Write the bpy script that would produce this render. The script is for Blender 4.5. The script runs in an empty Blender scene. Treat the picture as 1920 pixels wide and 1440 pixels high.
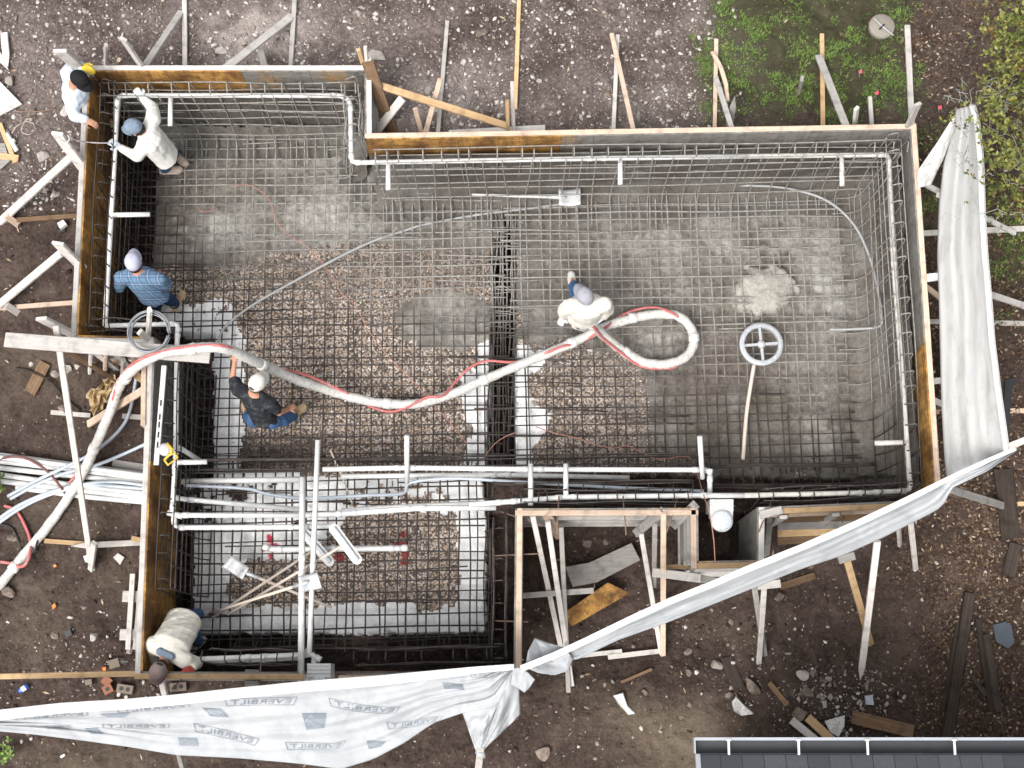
import bpy, bmesh, math, random
import numpy as np
from mathutils import Vector, Matrix
R = math.radians
random.seed(7); rng = np.random.default_rng(7)
S = bpy.context.scene
C = S.collection

# ---------------------------------------------------------------- camera, sky, sun, exposure
F = 2690.0; THETA = math.atan(0.2066); HC = 15.6          # focal length in px of a 1920 px frame, tilt from straight down, height over the form tops
cd = bpy.data.cameras.new('camera'); cam = bpy.data.objects.new('camera', cd); C.objects.link(cam)
cd.sensor_width = 36; cd.lens = 36*F/1920; cd.clip_end = 3000; cd.clip_start = .1
cam.location = (0, 0, HC); cam.rotation_euler = (THETA, 0, 0)
S.camera = cam
SUN_EL, SUN_AZ = 58, 215                                   # azimuth clockwise from +y
W = bpy.data.worlds.new('World'); S.world = W; W.use_nodes = True
nt = W.node_tree; nt.nodes.clear()
sk = nt.nodes.new('ShaderNodeTexSky'); sk.sky_type = 'NISHITA'; sk.sun_disc = False
sk.sun_elevation = R(SUN_EL); sk.sun_rotation = R(SUN_AZ); sk.air_density = 1.0; sk.dust_density = 5.0; sk.ozone_density = .6
hs = nt.nodes.new('ShaderNodeHueSaturation'); hs.inputs['Saturation'].default_value = .16
bg = nt.nodes.new('ShaderNodeBackground'); bg.inputs['Strength'].default_value = .15
wo = nt.nodes.new('ShaderNodeOutputWorld')
nt.links.new(sk.outputs[0], hs.inputs['Color']); nt.links.new(hs.outputs[0], bg.inputs[0]); nt.links.new(bg.outputs[0], wo.inputs[0])
sl = bpy.data.lights.new('sun', 'SUN'); sl.energy = 1.5; sl.angle = R(28); sl.color = (1, .965, .92)
so = bpy.data.objects.new('sun', sl); C.objects.link(so)
so.rotation_euler = (R(90-SUN_EL), 0, R(180-SUN_AZ)); so.location = (0, 0, 30)
S.view_settings.view_transform = 'Standard'; S.view_settings.look = 'None'; S.view_settings.gamma = 1
S.view_settings.exposure = .72
S.cycles.max_bounces = 5; S.cycles.diffuse_bounces = 3; S.cycles.use_denoising = True

# ---------------------------------------------------------------- pixels of the photograph <-> points of the place
ct, st = math.cos(THETA), math.sin(THETA)
def at(px, py, z=0.0):
    a = (px-960)/F; b = (py-720)/F
    d = (a, st-b*ct, -(ct+b*st)); k = (HC-z)/-d[2]
    return Vector((d[0]*k, d[1]*k, z))
def proj(x, y, z):                                         # numpy version of the way back
    dz = z-HC; fw = y*st-dz*ct; up = y*ct+dz*st
    return 960+F*x/fw, 720-F*up/fw
def smooth(v, a, b):
    t = np.clip((v-a)/(b-a), 0, 1); return t*t*(3-2*t)
_tabs = {}
def vnoise(x, y, seed=0):
    if seed not in _tabs: _tabs[seed] = np.random.default_rng(seed+100).random((256, 256))
    T = _tabs[seed]; x = np.asarray(x, float); y = np.asarray(y, float)
    xi = np.floor(x).astype(int); yi = np.floor(y).astype(int); fx = x-xi; fy = y-yi
    fx = fx*fx*(3-2*fx); fy = fy*fy*(3-2*fy); a = xi % 256; b = yi % 256; a1 = (xi+1) % 256; b1 = (yi+1) % 256
    return (T[a, b]*(1-fx)+T[a1, b]*fx)*(1-fy)+(T[a, b1]*(1-fx)+T[a1, b1]*fx)*fy
def fbm(x, y, seed=0, o=4):
    v = 0; A = .5; s = 0
    for i in range(o):
        v = v+A*vnoise(x*2**i+17.3*i, y*2**i+5.1*i, seed+i); s += A; A *= .5
    return v/s
def inpoly(px, py, poly):
    px = np.asarray(px); py = np.asarray(py); c = np.zeros(px.shape, bool); n = len(poly)
    for i in range(n):
        x1, y1 = poly[i]; x2, y2 = poly[(i+1) % n]
        if y1 == y2: continue
        m = ((y1 > py) != (y2 > py)) & (px < (x2-x1)*(py-y1)/(y2-y1)+x1); c ^= m
    return c
def blob(px, py, cx, cy, rx, ry): return np.exp(-(((px-cx)/rx)**2+((py-cy)/ry)**2))
def zg0(x, y):                                             # lie of the land: highest in the north and the east
    a = smooth(y, 1.0, 6.5); b = .8*smooth(x, 4.2, 5.6)
    return -1.6+.75*np.maximum(a, b)-.28*smooth(y, 2.3, 1.9)*smooth(x, .0, .25)*smooth(x, 2.9, 2.3)*smooth(y, -.2, .5)
def zg(x, y): return zg0(x, y)+.07*(fbm(np.asarray(x)*1.6, np.asarray(y)*1.6, 3)-.5)+.035*(fbm(np.asarray(x)*7, np.asarray(y)*7, 5, 3)-.5)
def gat(px, py, dz=0.0):                                   # point of the ground seen at a pixel
    z = -1.2
    for _ in range(6):
        p = at(px, py, z); z = float(zg(p.x, p.y))
    return at(px, py, z+dz)

# ---------------------------------------------------------------- things, parts, meshes
def tag(o, label=None, cat=None, group=None, kind=None):
    if label: o['label'] = label
    if cat: o['category'] = cat
    if group: o['group'] = group
    if kind: o['kind'] = kind
    return o
def thing(name, label, cat, loc=(0, 0, 0), group=None):
    o = bpy.data.objects.new(name, None); o.empty_display_size = .1; C.objects.link(o); o.location = loc
    return tag(o, label, cat, group)
def pworld(o): return Matrix.Translation(o.location) if o.type == 'EMPTY' else (o.matrix_basis.copy() if o.parent is None else Matrix.Identity(4))
def link(name, me, m, parent=None, sm=False):
    o = bpy.data.objects.new(name, me); C.objects.link(o)
    for k in (m if isinstance(m, (list, tuple)) else [m]): me.materials.append(k)
    if sm: me.polygons.foreach_set('use_smooth', np.ones(len(me.polygons), bool))
    if parent is not None:
        o.parent = parent; o.matrix_parent_inverse = pworld(parent).inverted()
    return o
class MB:
    def __init__(s): s.v = []; s.f = []; s.mi = []
    def add(s, vs, fs, mi=0):
        b = len(s.v); s.v += [tuple(p) for p in vs]; s.f += [tuple(i+b for i in f) for f in fs]; s.mi += [mi]*len(fs); return s
    def build(s, name, m, parent=None, sm=False):
        me = bpy.data.meshes.new(name); me.from_pydata(s.v, [], s.f); me.update()
        o = link(name, me, m, parent, sm)
        if any(s.mi): me.polygons.foreach_set('material_index', s.mi)
        return o
BOXF = [(0, 3, 2, 1), (4, 5, 6, 7), (0, 1, 5, 4), (1, 2, 6, 5), (2, 3, 7, 6), (3, 0, 4, 7)]
def box(mb, c, ax, ay, az, mi=0):                          # centre and three half-axis vectors
    c, ax, ay, az = map(Vector, (c, ax, ay, az))
    mb.add([c-ax-ay-az, c+ax-ay-az, c+ax+ay-az, c-ax+ay-az, c-ax-ay+az, c+ax-ay+az, c+ax+ay+az, c-ax+ay+az], BOXF, mi)
def spline(pts, n=8):
    P = [Vector(p) for p in pts]
    if len(P) < 3: return P
    Q = [2*P[0]-P[1]]+P+[2*P[-1]-P[-2]]; out = []
    for i in range(1, len(Q)-2):
        for k in range(n):
            t = k/n; a, b, c, d = Q[i-1:i+3]
            out.append(.5*((2*b)+(c-a)*t+(2*a-5*b+4*c-d)*t*t+(3*b-a-3*c+d)*t**3))
    return out+[P[-1]]
def tube(mb, pts, r, n=8, caps=True, mi=0):
    P = [Vector(p) for p in pts]; k = len(P); rr = r if isinstance(r, (list, tuple)) else [r]*k
    t0 = (P[1]-P[0]).normalized(); u = t0.orthogonal().normalized(); vs = []
    for i in range(k):
        t = ((P[min(i+1, k-1)]-P[i]).normalized()+(P[i]-P[max(i-1, 0)]).normalized()).normalized()
        u = (u-t*u.dot(t)).normalized(); w = t.cross(u)
        vs += [P[i]+(u*math.cos(2*math.pi*j/n)+w*math.sin(2*math.pi*j/n))*rr[i] for j in range(n)]
    fs = [(i*n+j, i*n+(j+1) % n, (i+1)*n+(j+1) % n, (i+1)*n+j) for i in range(k-1) for j in range(n)]
    if caps: fs += [tuple(range(n))[::-1], tuple(range((k-1)*n, k*n))]
    mb.add(vs, fs, mi); return mb
def lathe(mb, prof, c, n=20, mi=0, M=None):
    c = Vector(c); vs = []; M = M or Matrix.Identity(3)
    for r, z in prof: vs += [c+M@Vector((r*math.cos(2*math.pi*j/n), r*math.sin(2*math.pi*j/n), z)) for j in range(n)]
    k = len(prof); fs = [(i*n+j, i*n+(j+1) % n, (i+1)*n+(j+1) % n, (i+1)*n+j) for i in range(k-1) for j in range(n)]
    fs += [tuple(range(n))[::-1], tuple(range((k-1)*n, k*n))]
    mb.add(vs, fs, mi); return mb
def slab(mb, pts, thick, mi=0):                            # flat polygon given a thickness
    P = [Vector(p) for p in pts]; nn = len(P); nrm = (P[1]-P[0]).cross(P[2]-P[0]).normalized()
    if nrm.z < 0: P.reverse(); nrm = -nrm
    mb.add(P+[p-nrm*thick for p in P], [tuple(range(nn)), tuple(range(nn, 2*nn))[::-1]]+[(i, i+nn, (i+1) % nn+nn, (i+1) % nn) for i in range(nn)], mi); return mb

# ---------------------------------------------------------------- materials
class G:
    def __init__(s, name, rough=.8, spec=.3):
        s.m = bpy.data.materials.new(name); s.m.use_nodes = True; s.t = s.m.node_tree; s.b = s.t.nodes['Principled BSDF']
        s.b.inputs['Roughness'].default_value = rough; s.b.inputs['Specular IOR Level'].default_value = spec
    def n(s, kind, **kw):
        o = s.t.nodes.new('ShaderNode'+kind)
        for k, v in kw.items():
            if k in o.inputs.keys(): s.put(o.inputs[k], v)
            else: setattr(o, k, v)
        return o
    def put(s, sock, v):
        if isinstance(v, bpy.types.NodeSocket): s.t.links.new(v, sock)
        elif isinstance(v, bpy.types.Node): s.t.links.new(v.outputs[0], sock)
        elif isinstance(v, (tuple, list)) and sock.type == 'RGBA' and len(v) == 3: sock.default_value = (*v, 1)
        else: sock.default_value = v
    def coord(s, which='Object', scale=(1, 1, 1)):
        if which == 'Pos': o = s.n('NewGeometry').outputs['Position']
        else: o = s.n('TexCoord').outputs[which]
        if scale == (1, 1, 1): return o
        mp = s.n('Mapping'); s.put(mp.inputs['Vector'], o); mp.inputs['Scale'].default_value = scale; return mp.outputs[0]
    def noise(s, vec, scale, detail=4, rough=.55, dist=0):
        return s.n('TexNoise', Vector=vec, Scale=scale, Detail=detail, Roughness=rough, Distortion=dist).outputs['Fac']
    def ramp(s, fac, stops):
        r = s.n('ValToRGB'); e = r.color_ramp.elements
        while len(e) < len(stops): e.new(.5)
        for q, (p, c) in zip(e, stops): q.position = p; q.color = (*c, 1) if isinstance(c, tuple) else (c, c, c, 1)
        s.put(r.inputs[0], fac); return r.outputs[0]
    def mix(s, fac, a, b, mode='MIX'):
        m = s.n('Mix', data_type='RGBA', blend_type=mode); s.put(m.inputs[0], fac); s.put(m.inputs[6], a); s.put(m.inputs[7], b); return m.outputs[2]
    def math(s, op, a, b=0.0, clamp=False):
        m = s.n('Math', operation=op, use_clamp=clamp); s.put(m.inputs[0], a); s.put(m.inputs[1], b); return m.outputs[0]
    def attr(s, name): return s.n('Attribute', attribute_name=name).outputs['Fac']
    def rand(s): return s.n('ObjectInfo').outputs['Random']
    def bump(s, h, st=.4, dist=.01):
        b = s.n('Bump'); b.inputs['Strength'].default_value = st; b.inputs['Distance'].default_value = dist; s.put(b.inputs['Height'], h)
        s.put(s.b.inputs['Normal'], b.outputs[0])
    def col(s, c): s.put(s.b.inputs['Base Color'], c); return s.m
def wood(name, a, b, stain=None, stain_amt=.5, grain=1.0):
    g = G(name, .82, .2); v = g.coord('Object', (1.2, 26, 26)); n1 = g.noise(v, 2.2, 5, .6, .6)
    c = g.ramp(n1, [(.25, a), (.75, b)])
    d = g.noise(g.coord('Object'), 7, 4, .6); c = g.mix(g.math('MULTIPLY', g.ramp(d, [(.5, 0.), (.72, 1.)]), stain_amt), c, stain or tuple(x*.35 for x in a))
    val = g.math('ADD', g.math('MULTIPLY', g.rand(), .45), .78); hv = g.n('HueSaturation', Value=val, Color=c)
    sp = g.noise(g.coord('Object', (1, 3, 3)), 30, 2); c2 = g.mix(g.ramp(sp, [(.68, 0.), (.74, .7)]), hv.outputs[0], (.06, .045, .035))
    g.bump(n1, .35*grain, .004); return g.col(c2)
M = {}
M['pale'] = wood('weathered_pale_wood', (.42, .39, .365), (.62, .59, .555))
M['pink'] = wood('pinkish_pine', (.42, .30, .22), (.62, .49, .39))
M['fresh'] = wood('fresh_yellow_pine', (.40, .25, .12), (.60, .43, .26))
M['brown'] = wood('brown_board', (.10, .06, .035), (.24, .155, .095))
M['old'] = wood('rotten_dark_wood', (.028, .021, .017), (.075, .058, .047))
M['greywood'] = wood('grey_board', (.20, .19, .175), (.36, .34, .32))
def plywood(name, a, b, grey):
    g = G(name, .75, .25); v = g.coord('Pos', (9, 9, 1.6)); n1 = g.noise(v, 3, 5, .65, .8)
    c = g.ramp(n1, [(.28, a), (.5, b), (.75, tuple(x*1.35 for x in b))])
    n2 = g.noise(g.coord('Pos', (1, 1, .6)), 2.6, 5, .6); c = g.mix(g.ramp(n2, [(.42-grey*.3, 0.), (.62-grey*.3, 1.)]), c, (.20, .19, .175) if grey > .3 else (.13, .06, .02)); n3 = g.noise(g.coord('Pos', (1, 1, 2.5)), 7, 6, .7, .6); c = g.mix(g.ramp(n3, [(.5, 0.), (.62, .75)]), c, (.085, .078, .07) if grey > .3 else (.10, .055, .025)); c = g.mix(g.ramp(n3, [(.3, .7), (.4, 0.)]), c, (.36, .345, .315) if grey > .3 else (.5, .3, .11))
    dr = g.noise(g.coord('Pos', (14, 14, .8)), 1, 3); c = g.mix(g.math('MULTIPLY', g.ramp(dr, [(.5, 0.), (.7, 1.)]), .45), c, (.07, .035, .015) if grey < .3 else (.10, .09, .08))
    g.bump(n1, .3, .005); return g.col(c)
M['ply'] = plywood('orange_form_plywood', (.25, .115, .028), (.45, .245, .07), 0)
M['ply2'] = plywood('half_grey_form_plywood', (.24, .13, .045), (.36, .23, .11), .34)
M['plygrey'] = plywood('slurry_grey_form_plywood', (.17, .155, .135), (.27, .255, .23), .6)
def plain(name, c, rough=.6, spec=.3, var=.15, sc=12, dirt=None, damt=.0, metal=0):
    g = G(name, rough, spec); n1 = g.noise(g.coord('Object'), sc, 4); col = g.mix(n1, tuple(x*(1-var) for x in c), tuple(min(1, x*(1+var)) for x in c))
    if dirt: col = g.mix(g.math('MULTIPLY', g.ramp(g.noise(g.coord('Object'), sc*1.7+3, 5, .65), [(.5, 0.), (.66, 1.)]), damt), col, dirt)
    g.b.inputs['Metallic'].default_value = metal; g.bump(n1, .15, .004); return g.col(col)
M['pvc'] = plain('white_pvc', (.66, .66, .65), .35, .5, .03, 6, (.35, .33, .30), .35)
M['pvcgrey'] = plain('slurry_splashed_pvc', (.56, .54, .50), .5, .4, .08, 6, (.28, .26, .23), .75)
M['conduit'] = plain('grey_conduit', (.34, .345, .345), .45, .4, .08, 8, (.2, .19, .17), .4)
M['bluepipe'] = plain('pale_blue_conduit', (.42, .47, .53), .4, .5, .05, 6, (.3, .3, .3), .3)
M['hose'] = plain('cement_crusted_hose', (.54, .53, .50), .75, .2, .1, 14, (.27, .25, .225), .65)
M['redhose'] = plain('dusty_red_hose', (.45, .13, .125), .55, .25, .15, 9, (.5, .34, .32), .6)
M['black'] = plain('black_plastic', (.02, .02, .022), .5, .4, .2)
M['wire'] = plain('pink_orange_string', (.42, .22, .17), .8, .1)
M['steel'] = plain('scuffed_steel', (.50, .51, .53), .45, .5, .15, 25, (.72, .71, .68), .8, .3)
M['ringm'] = plain('galvanised_steel', (.40, .42, .45), .5, .5, .2, 25, (.62, .62, .6), .75, .3)
M['alu'] = plain('dusty_aluminium', (.60, .60, .59), .5, .5, .06, 14, (.3, .29, .28), .4)
M['handle'] = plain('cement_dusted_handle', (.60, .52, .45), .8, .2, .1, 10, (.36, .3, .25), .4)
M['paper'] = plain('kraft_paper', (.40, .29, .16), .85, .1, .2, 12, (.55, .45, .30), .8)
M['rag'] = plain('dirty_white_plastic', (.62, .61, .59), .6, .3, .15, 20, (.2, .18, .16), .6)
M['yellow'] = plain('yellow_tool_plastic', (.70, .43, .05), .4, .5)
M['orange'] = plain('orange_plastic', (.65, .20, .03), .5, .4)
M['pinkflag'] = plain('pink_flag', (.75, .08, .12), .5, .3)
M['blue'] = plain('blue_can_paint', (.03, .08, .35), .3, .6)
M['brick'] = plain('red_brick', (.26, .12, .075), .9, .15, .2, 30)
M['block'] = plain('brown_grey_brick', (.19, .155, .125), .9, .15, .2, 30)
M['slate'] = plain('blue_grey_slate', (.075, .09, .11), .7, .3, .2, 12)
M['lid'] = plain('concrete_lid', (.26, .235, .20), .9, .2, .12, 18, (.15, .13, .11), .5)
g = G('rock', .9, .15); n1 = g.noise(g.coord('Object'), 22, 6, .65); tone = g.ramp(g.rand(), [(0, (.26, .235, .21)), (.5, (.42, .395, .37)), (1, (.56, .53, .50))])
c = g.mix(g.ramp(n1, [(.35, 0.), (.65, 1.)]), g.mix(.5, tone, (.22, .17, .14)), tone); g.bump(n1, .7, .02); M['rock'] = g.col(c)
g = G('brown_rock', .9, .15); n1 = g.noise(g.coord('Object'), 22, 6, .65); c = g.ramp(n1, [(.3, (.10, .075, .06)), (.55, (.22, .175, .145)), (.75, (.34, .29, .25))]); g.bump(n1, .7, .02); M['brownrock'] = g.col(c)
# rebar: rust-dark steel, cement slurry where the gun has passed (north and east)
g = G('rebar', .6, .35); p = g.coord('Pos'); sx = g.n('SeparateXYZ', Vector=p)
mN = g.math('ADD', g.math('MULTIPLY', g.math('SUBTRACT', sx.outputs[1], 4.35), .9), g.math('MULTIPLY', g.math('SUBTRACT', sx.outputs[0], 1.2), .55))
mN = g.math('ADD', g.math('MULTIPLY', g.math('SUBTRACT', sx.outputs[1], 4.5), 1.3), g.math('MULTIPLY', g.math('SUBTRACT', sx.outputs[0], -1.2), .30))
west = g.math('MULTIPLY', g.math('SUBTRACT', -3.75, sx.outputs[0]), 2.2); mN = g.math('SUBTRACT', mN, g.math('MAXIMUM', west, 0.0))
mk = g.math('ADD', mN, g.math('MULTIPLY', g.math('SUBTRACT', g.noise(p, 1.6, 4), .5), 2.6)); mk = g.math('MULTIPLY', g.math('ADD', mk, .5), 1.0, True)
gr = g.ramp(g.noise(p, 30, 3), [(.3, (.17, .16, .145)), (.7, (.33, .315, .29))]); dk = g.ramp(g.noise(p, 9, 3), [(.3, (.026, .022, .02)), (.7, (.075, .06, .052))])
M['rebar'] = g.col(g.mix(mk, dk, gr))
M['pin'] = plain('rusty_pin', (.20, .13, .10), .8, .2, .25, 20)
# ---------------------------------------------------------------- ground: one sheet, dense where the photograph looks, coarse to the horizon
g = G('yard_earth', .93, .12); p = g.coord('Pos')
nA = g.noise(p, 3.2, 7, .65); nB = g.noise(p, 24, 6, .7); nC = g.noise(p, 95, 3, .6)
earth = g.ramp(nA, [(.3, (.017, .0112, .0095)), (.48, (.042, .0275, .0225)), (.6, (.07, .048, .040)), (.74, (.135, .10, .083))])
earth = g.mix(g.ramp(nB, [(.35, .0), (.7, .55)]), earth, (.145, .112, .094)); earth = g.mix(g.ramp(nC, [(.28, .7), (.46, 0.)]), earth, (.016, .011, .009))
nD = g.noise(p, 1.1, 5, .6); north = g.mix(g.ramp(nD, [(.42, 0.), (.62, 1.)]), g.ramp(nB, [(.3, (.042, .03, .0265)), (.55, (.098, .074, .066)), (.75, (.185, .15, .136))]), g.ramp(nB, [(.3, (.088, .065, .058)), (.5, (.178, .143, .13)), (.72, (.31, .265, .245))]))
earth = g.mix(g.attr('north'), earth, north)
wp = g.n('VectorMath', operation='ADD'); g.put(wp.inputs[0], p); wn = g.n('TexNoise', Vector=p, Scale=55.0, Detail=2.0); ws = g.n('VectorMath', operation='SCALE'); g.put(ws.inputs[0], wn.outputs['Color']); ws.inputs['Scale'].default_value = .022; g.put(wp.inputs[1], ws.outputs[0])
vo = g.n('TexVoronoi', Vector=wp.outputs[0], Scale=40.0, Randomness=1.0); vc = g.n('SeparateColor', Color=vo.outputs['Color'])
white = g.ramp(vc.outputs[0], [(.0, (.20, .17, .15)), (.35, (.44, .40, .37)), (1., (.66, .63, .60))])
edge = g.math('MULTIPLY', g.ramp(vo.outputs['Distance'], [(.22, 1.), (.5, 0.)]), g.ramp(g.math('ADD', vc.outputs[1], g.math('MULTIPLY', g.attr('rubble'), .64)), [(.965, 0.), (1.0, 1.)]))
earth = g.mix(edge, earth, white)
earth = g.mix(g.math('MULTIPLY', g.attr('dust'), g.ramp(nB, [(.25, .35), (.6, .95)])), earth, (.46, .40, .37))
earth = g.mix(g.math('MULTIPLY', g.attr('sand'), g.ramp(nB, [(.2, .5), (.6, 1.)])), earth, (.17, .135, .10))
vl = g.n('TexVoronoi', Vector=p, Scale=30.0); lc = g.n('SeparateColor', Color=vl.outputs['Color'])
leafc = g.ramp(lc.outputs[0], [(0, (.04, .022, .014)), (.45, (.10, .06, .04)), (.8, (.19, .13, .09)), (1, (.3, .24, .17))])
earth = g.mix(g.math('MULTIPLY', g.attr('litter'), g.ramp(vl.outputs['Distance'], [(.3, .5), (.55, 0.)])), earth, leafc)
earth = g.mix(g.math('MULTIPLY', g.attr('moss'), g.ramp(nB, [(.3, .1), (.6, .8)])), earth, (.035, .05, .014))
g.bump(g.math('ADD', g.math('MULTIPLY', nB, 1.0), g.math('ADD', g.math('MULTIPLY', nC, .35), g.math('MULTIPLY', edge, .5))), .9, .03); M['earth'] = g.col(earth)

YAW = R(.9); UX = Vector((math.cos(YAW), math.sin(YAW), 0)); UY = Vector((-math.sin(YAW), math.cos(YAW), 0))
CORN = dict(nw=(170, 134), n2=(682, 134), n3=(684, 262), ne=(1706, 244), se=(1752, 925), s5=(1420, 951), s4=(1419, 1050), s3=(1310, 1052), s2=(1309, 952), s1=(966, 953), ss=(963, 1255), sw=(267, 1259), w2=(291, 632), w1=(146, 628))
POOLPX = [CORN[k] for k in ('nw', 'n2', 'n3', 'ne', 'se', 's5', 's4', 's3', 's2', 's1', 'ss', 'sw', 'w2', 'w1')]
POOL = [tuple(at(x, y, 0).xy) for x, y in POOLPX]
def axis(lo, hi, d):
    far = [1.0, 2.5, 5, 9, 15, 25, 45, 80, 140, 240, 400, 700, 1200]
    return np.array([lo-q for q in far[::-1]]+list(np.arange(lo, hi+d/2, d))+[hi+q for q in far])
gx = axis(-6.9, 6.9, .027); gy = axis(-1.7, 8.6, .027)
X, Y = np.meshgrid(gx, gy); Z = zg(X, Y); inn = (abs(X) < 7.5) & (Y > -2.2) & (Y < 9.2)
PX, PY = proj(X, Y, Z); PX = np.where(inn, PX, -999); PY = np.where(inn, PY, -999)
nz = fbm(X*2.2, Y*2.2, 11)-.5; nz2 = fbm(X*9, Y*9, 21)-.5
jx = PX+nz*110; jy = PY+nz*110
litter = np.clip(smooth(jx, 1690, 1760)*(.55+1.2*nz)+.25*smooth(jx, 1600, 1720)*smooth(jy, 900, 960), 0, 1)
grass = smooth(jx, 1300, 1350)*smooth(jx, 1740, 1660)*smooth(jy, 262, 190); grass = np.maximum(grass, blob(jx, jy, 1900, 470, 60, 90)); grass = np.maximum(grass, .8*blob(jx, jy, 1740, 330, 40, 90))
rub = .22*smooth(jy, 300, 230)*smooth(jx, 1400, 1300)
for cx, cy, rx, ry, a in ((470, 70, 130, 80, .7), (240, 190, 100, 70, .5), (830, 190, 160, 80, .55), (640, 190, 90, 90, .3), (1250, 190, 130, 80, .5), (70, 330, 90, 50, .45), (1050, 60, 200, 90, .25), (1560, 1300, 110, 60, .35), (1380, 1240, 100, 80, .1), (560, 40, 60, 60, .3), (180, 1230, 90, 60, .12)):
    rub = np.maximum(rub, a*blob(jx, jy, cx, cy, rx, ry)*1.55*np.clip(.75+1.6*nz2, .3, 1.2))
dust = np.clip(1.45*blob(jx, jy, 490, 60, 95, 60)+.7*blob(jx, jy, 840, 190, 100, 60)+.25*blob(jx, jy, 1230, 200, 120, 60)+.3*blob(jx, jy, 660, 150, 50, 50)+.35*blob(jx, jy, 235, 165, 60, 50), 0, 1)*np.clip(.8+1.6*nz2, 0, 1)
sand = np.clip(1.0*blob(jx, jy, 1280, 1385, 100, 70)+.45*blob(jx, jy, 1150, 1330, 60, 40)+.4*blob(jx, jy, 1040, 1270, 50, 30)+.4*blob(jx, jy, 60, 1160, 70, 60)+.3*blob(jx, jy, 1400, 1200, 80, 40)+.35*blob(jx, jy, 230, 1080, 50, 60)+.3*blob(jx, jy, 1660, 1180, 50, 90)+.5*blob(jx, jy, 150, 1420, 150, 40)+.35*blob(jx, jy, 1180, 260, 90, 40)+.35*blob(jx, jy, 80, 700, 60, 60)+.3*blob(jx, jy, 110, 950, 90, 60), 0, 1)
northm = np.clip(smooth(jy, 430, 280)*smooth(jx, 1500, 1300)*.85+.22*smooth(jx, 1600, 1700)*smooth(jy, 300, 200), 0, 1)
soil = rng.random(X.shape); Z = Z+np.where(inn, .03*np.clip(nz2, -.2, .5)+.045*(fbm(X*22, Y*22, 27, 3)-.5)+.05*np.clip(fbm(X*6, Y*6, 29, 3)-.52, 0, 1)*2+.012*(soil-.5)*rub, 0)
nyy, nxx = X.shape; idx = np.arange(nyy*nxx).reshape(nyy, nxx)
fc = np.stack([idx[:-1, :-1], idx[:-1, 1:], idx[1:, 1:], idx[1:, :-1]], -1).reshape(-1, 4)
fx = (X[:-1, :-1]+X[1:, 1:]).ravel()/2; fy = (Y[:-1, :-1]+Y[1:, 1:]).ravel()/2
fc = fc[~inpoly(fx, fy, POOL)]
def gridmesh(name, V, faces, m, attrs=None, sm=True, parent=None):
    used, inv = np.unique(faces, return_inverse=True); V = V[used]; faces = inv.reshape(faces.shape)
    me = bpy.data.meshes.new(name); k = faces.shape[1]
    me.vertices.add(len(V)); me.vertices.foreach_set('co', V.astype(np.float32).ravel())
    me.loops.add(faces.size); me.loops.foreach_set('vertex_index', faces.astype(np.int32).ravel())
    me.polygons.add(len(faces)); me.polygons.foreach_set('loop_start', np.arange(0, faces.size, k, dtype=np.int32))
    me.update(calc_edges=True)
    for nme, a in (attrs or {}).items():
        at_ = me.attributes.new(nme, 'FLOAT', 'POINT'); at_.data.foreach_set('value', np.asarray(a, np.float32).ravel()[used])
    return link(name, me, m, parent, sm)
ground = gridmesh('ground', np.stack([X, Y, Z], -1).reshape(-1, 3), fc, M['earth'], dict(north=northm, rubble=rub, dust=dust, sand=sand, litter=litter, moss=np.clip(grass, 0, 1)*.8))
tag(ground, kind='structure')
GRASS = (gx, gy, grass, litter, rub)
def sample(A, x, y):
    i = np.clip(np.searchsorted(gx, x), 0, nxx-1); j = np.clip(np.searchsorted(gy, y), 0, nyy-1); return A[j, i]

# ---------------------------------------------------------------- floor of the pool: earth trenches, gravel beds, plastic sheeting, first concrete
u0, v0 = -5.35, -.35
uu = np.arange(u0, 5.45, .017); vv = np.arange(v0, 7.6, .017); U, V = np.meshgrid(uu, vv)
X = U*UX.x+V*UY.x; Y = U*UX.y+V*UY.y; PX, PY = proj(X, Y, -1.5+0*X)
w1 = fbm(X*3, Y*3, 31)-.5; w2 = fbm(X*3, Y*3, 41)-.5; w3 = fbm(X*14, Y*14, 51, 3)-.5; w4 = fbm(X*14, Y*14, 56, 3)-.5
qx = PX+w1*34+w3*22; qy = PY+w2*34+w4*22; sx_ = PX+w3*10; sy_ = PY+w4*10
MAINW = [(297, 278), (300, 250), (672, 250), (672, 330), (960, 330), (944, 420), (922, 470), (921, 640), (914, 760), (912, 880), (900, 898), (400, 898), (399, 650), (405, 628), (338, 622), (300, 600), (286, 520), (284, 470), (292, 380)]
MAINE = [(945, 330), (1660, 330), (1690, 900), (969, 885), (967, 760), (966, 640), (968, 470), (962, 420)]
SPA = [(362, 985), (560, 990), (575, 895), (905, 892), (913, 1000), (913, 1187), (362, 1187)]
mw, me_, sp = inpoly(sx_, sy_, MAINW), inpoly(sx_, sy_, MAINE), inpoly(sx_, sy_, SPA)
cls = np.zeros(X.shape, int); cls[mw | me_] = 2; cls[sp] = 3
GRV = [(415, 1100), (470, 1045), (520, 1050), (600, 1022), (640, 985), (650, 962), (852, 962), (862, 1060), (852, 1142), (640, 1130), (440, 1142), (412, 1122)]
cls[inpoly(qx, qy, GRV)] = 2
cls[sp & (qx > 655) & (qx < 845) & (qy > 905) & (qy < 958) & (w3+w4 > -.06)] = 2
# concrete
conc = (qy < 505-70*smooth(qx, 300, 700)+60*blob(qx, qy, 1150, 500, 500, 400)) | (qx > 1530) | (blob(qx, qy, 840, 600, 110, 62) > .42) | (blob(qx, qy, 1180, 560, 200, 110) > .45) | (blob(qx, qy, 1330, 470, 300, 120) > .5)
conc |= (blob(qx, qy, 1400, 690, 190, 210) > .33) | (qy < 640) & (qx > 965)
conc &= (mw | me_); cls[conc] = 1
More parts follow.
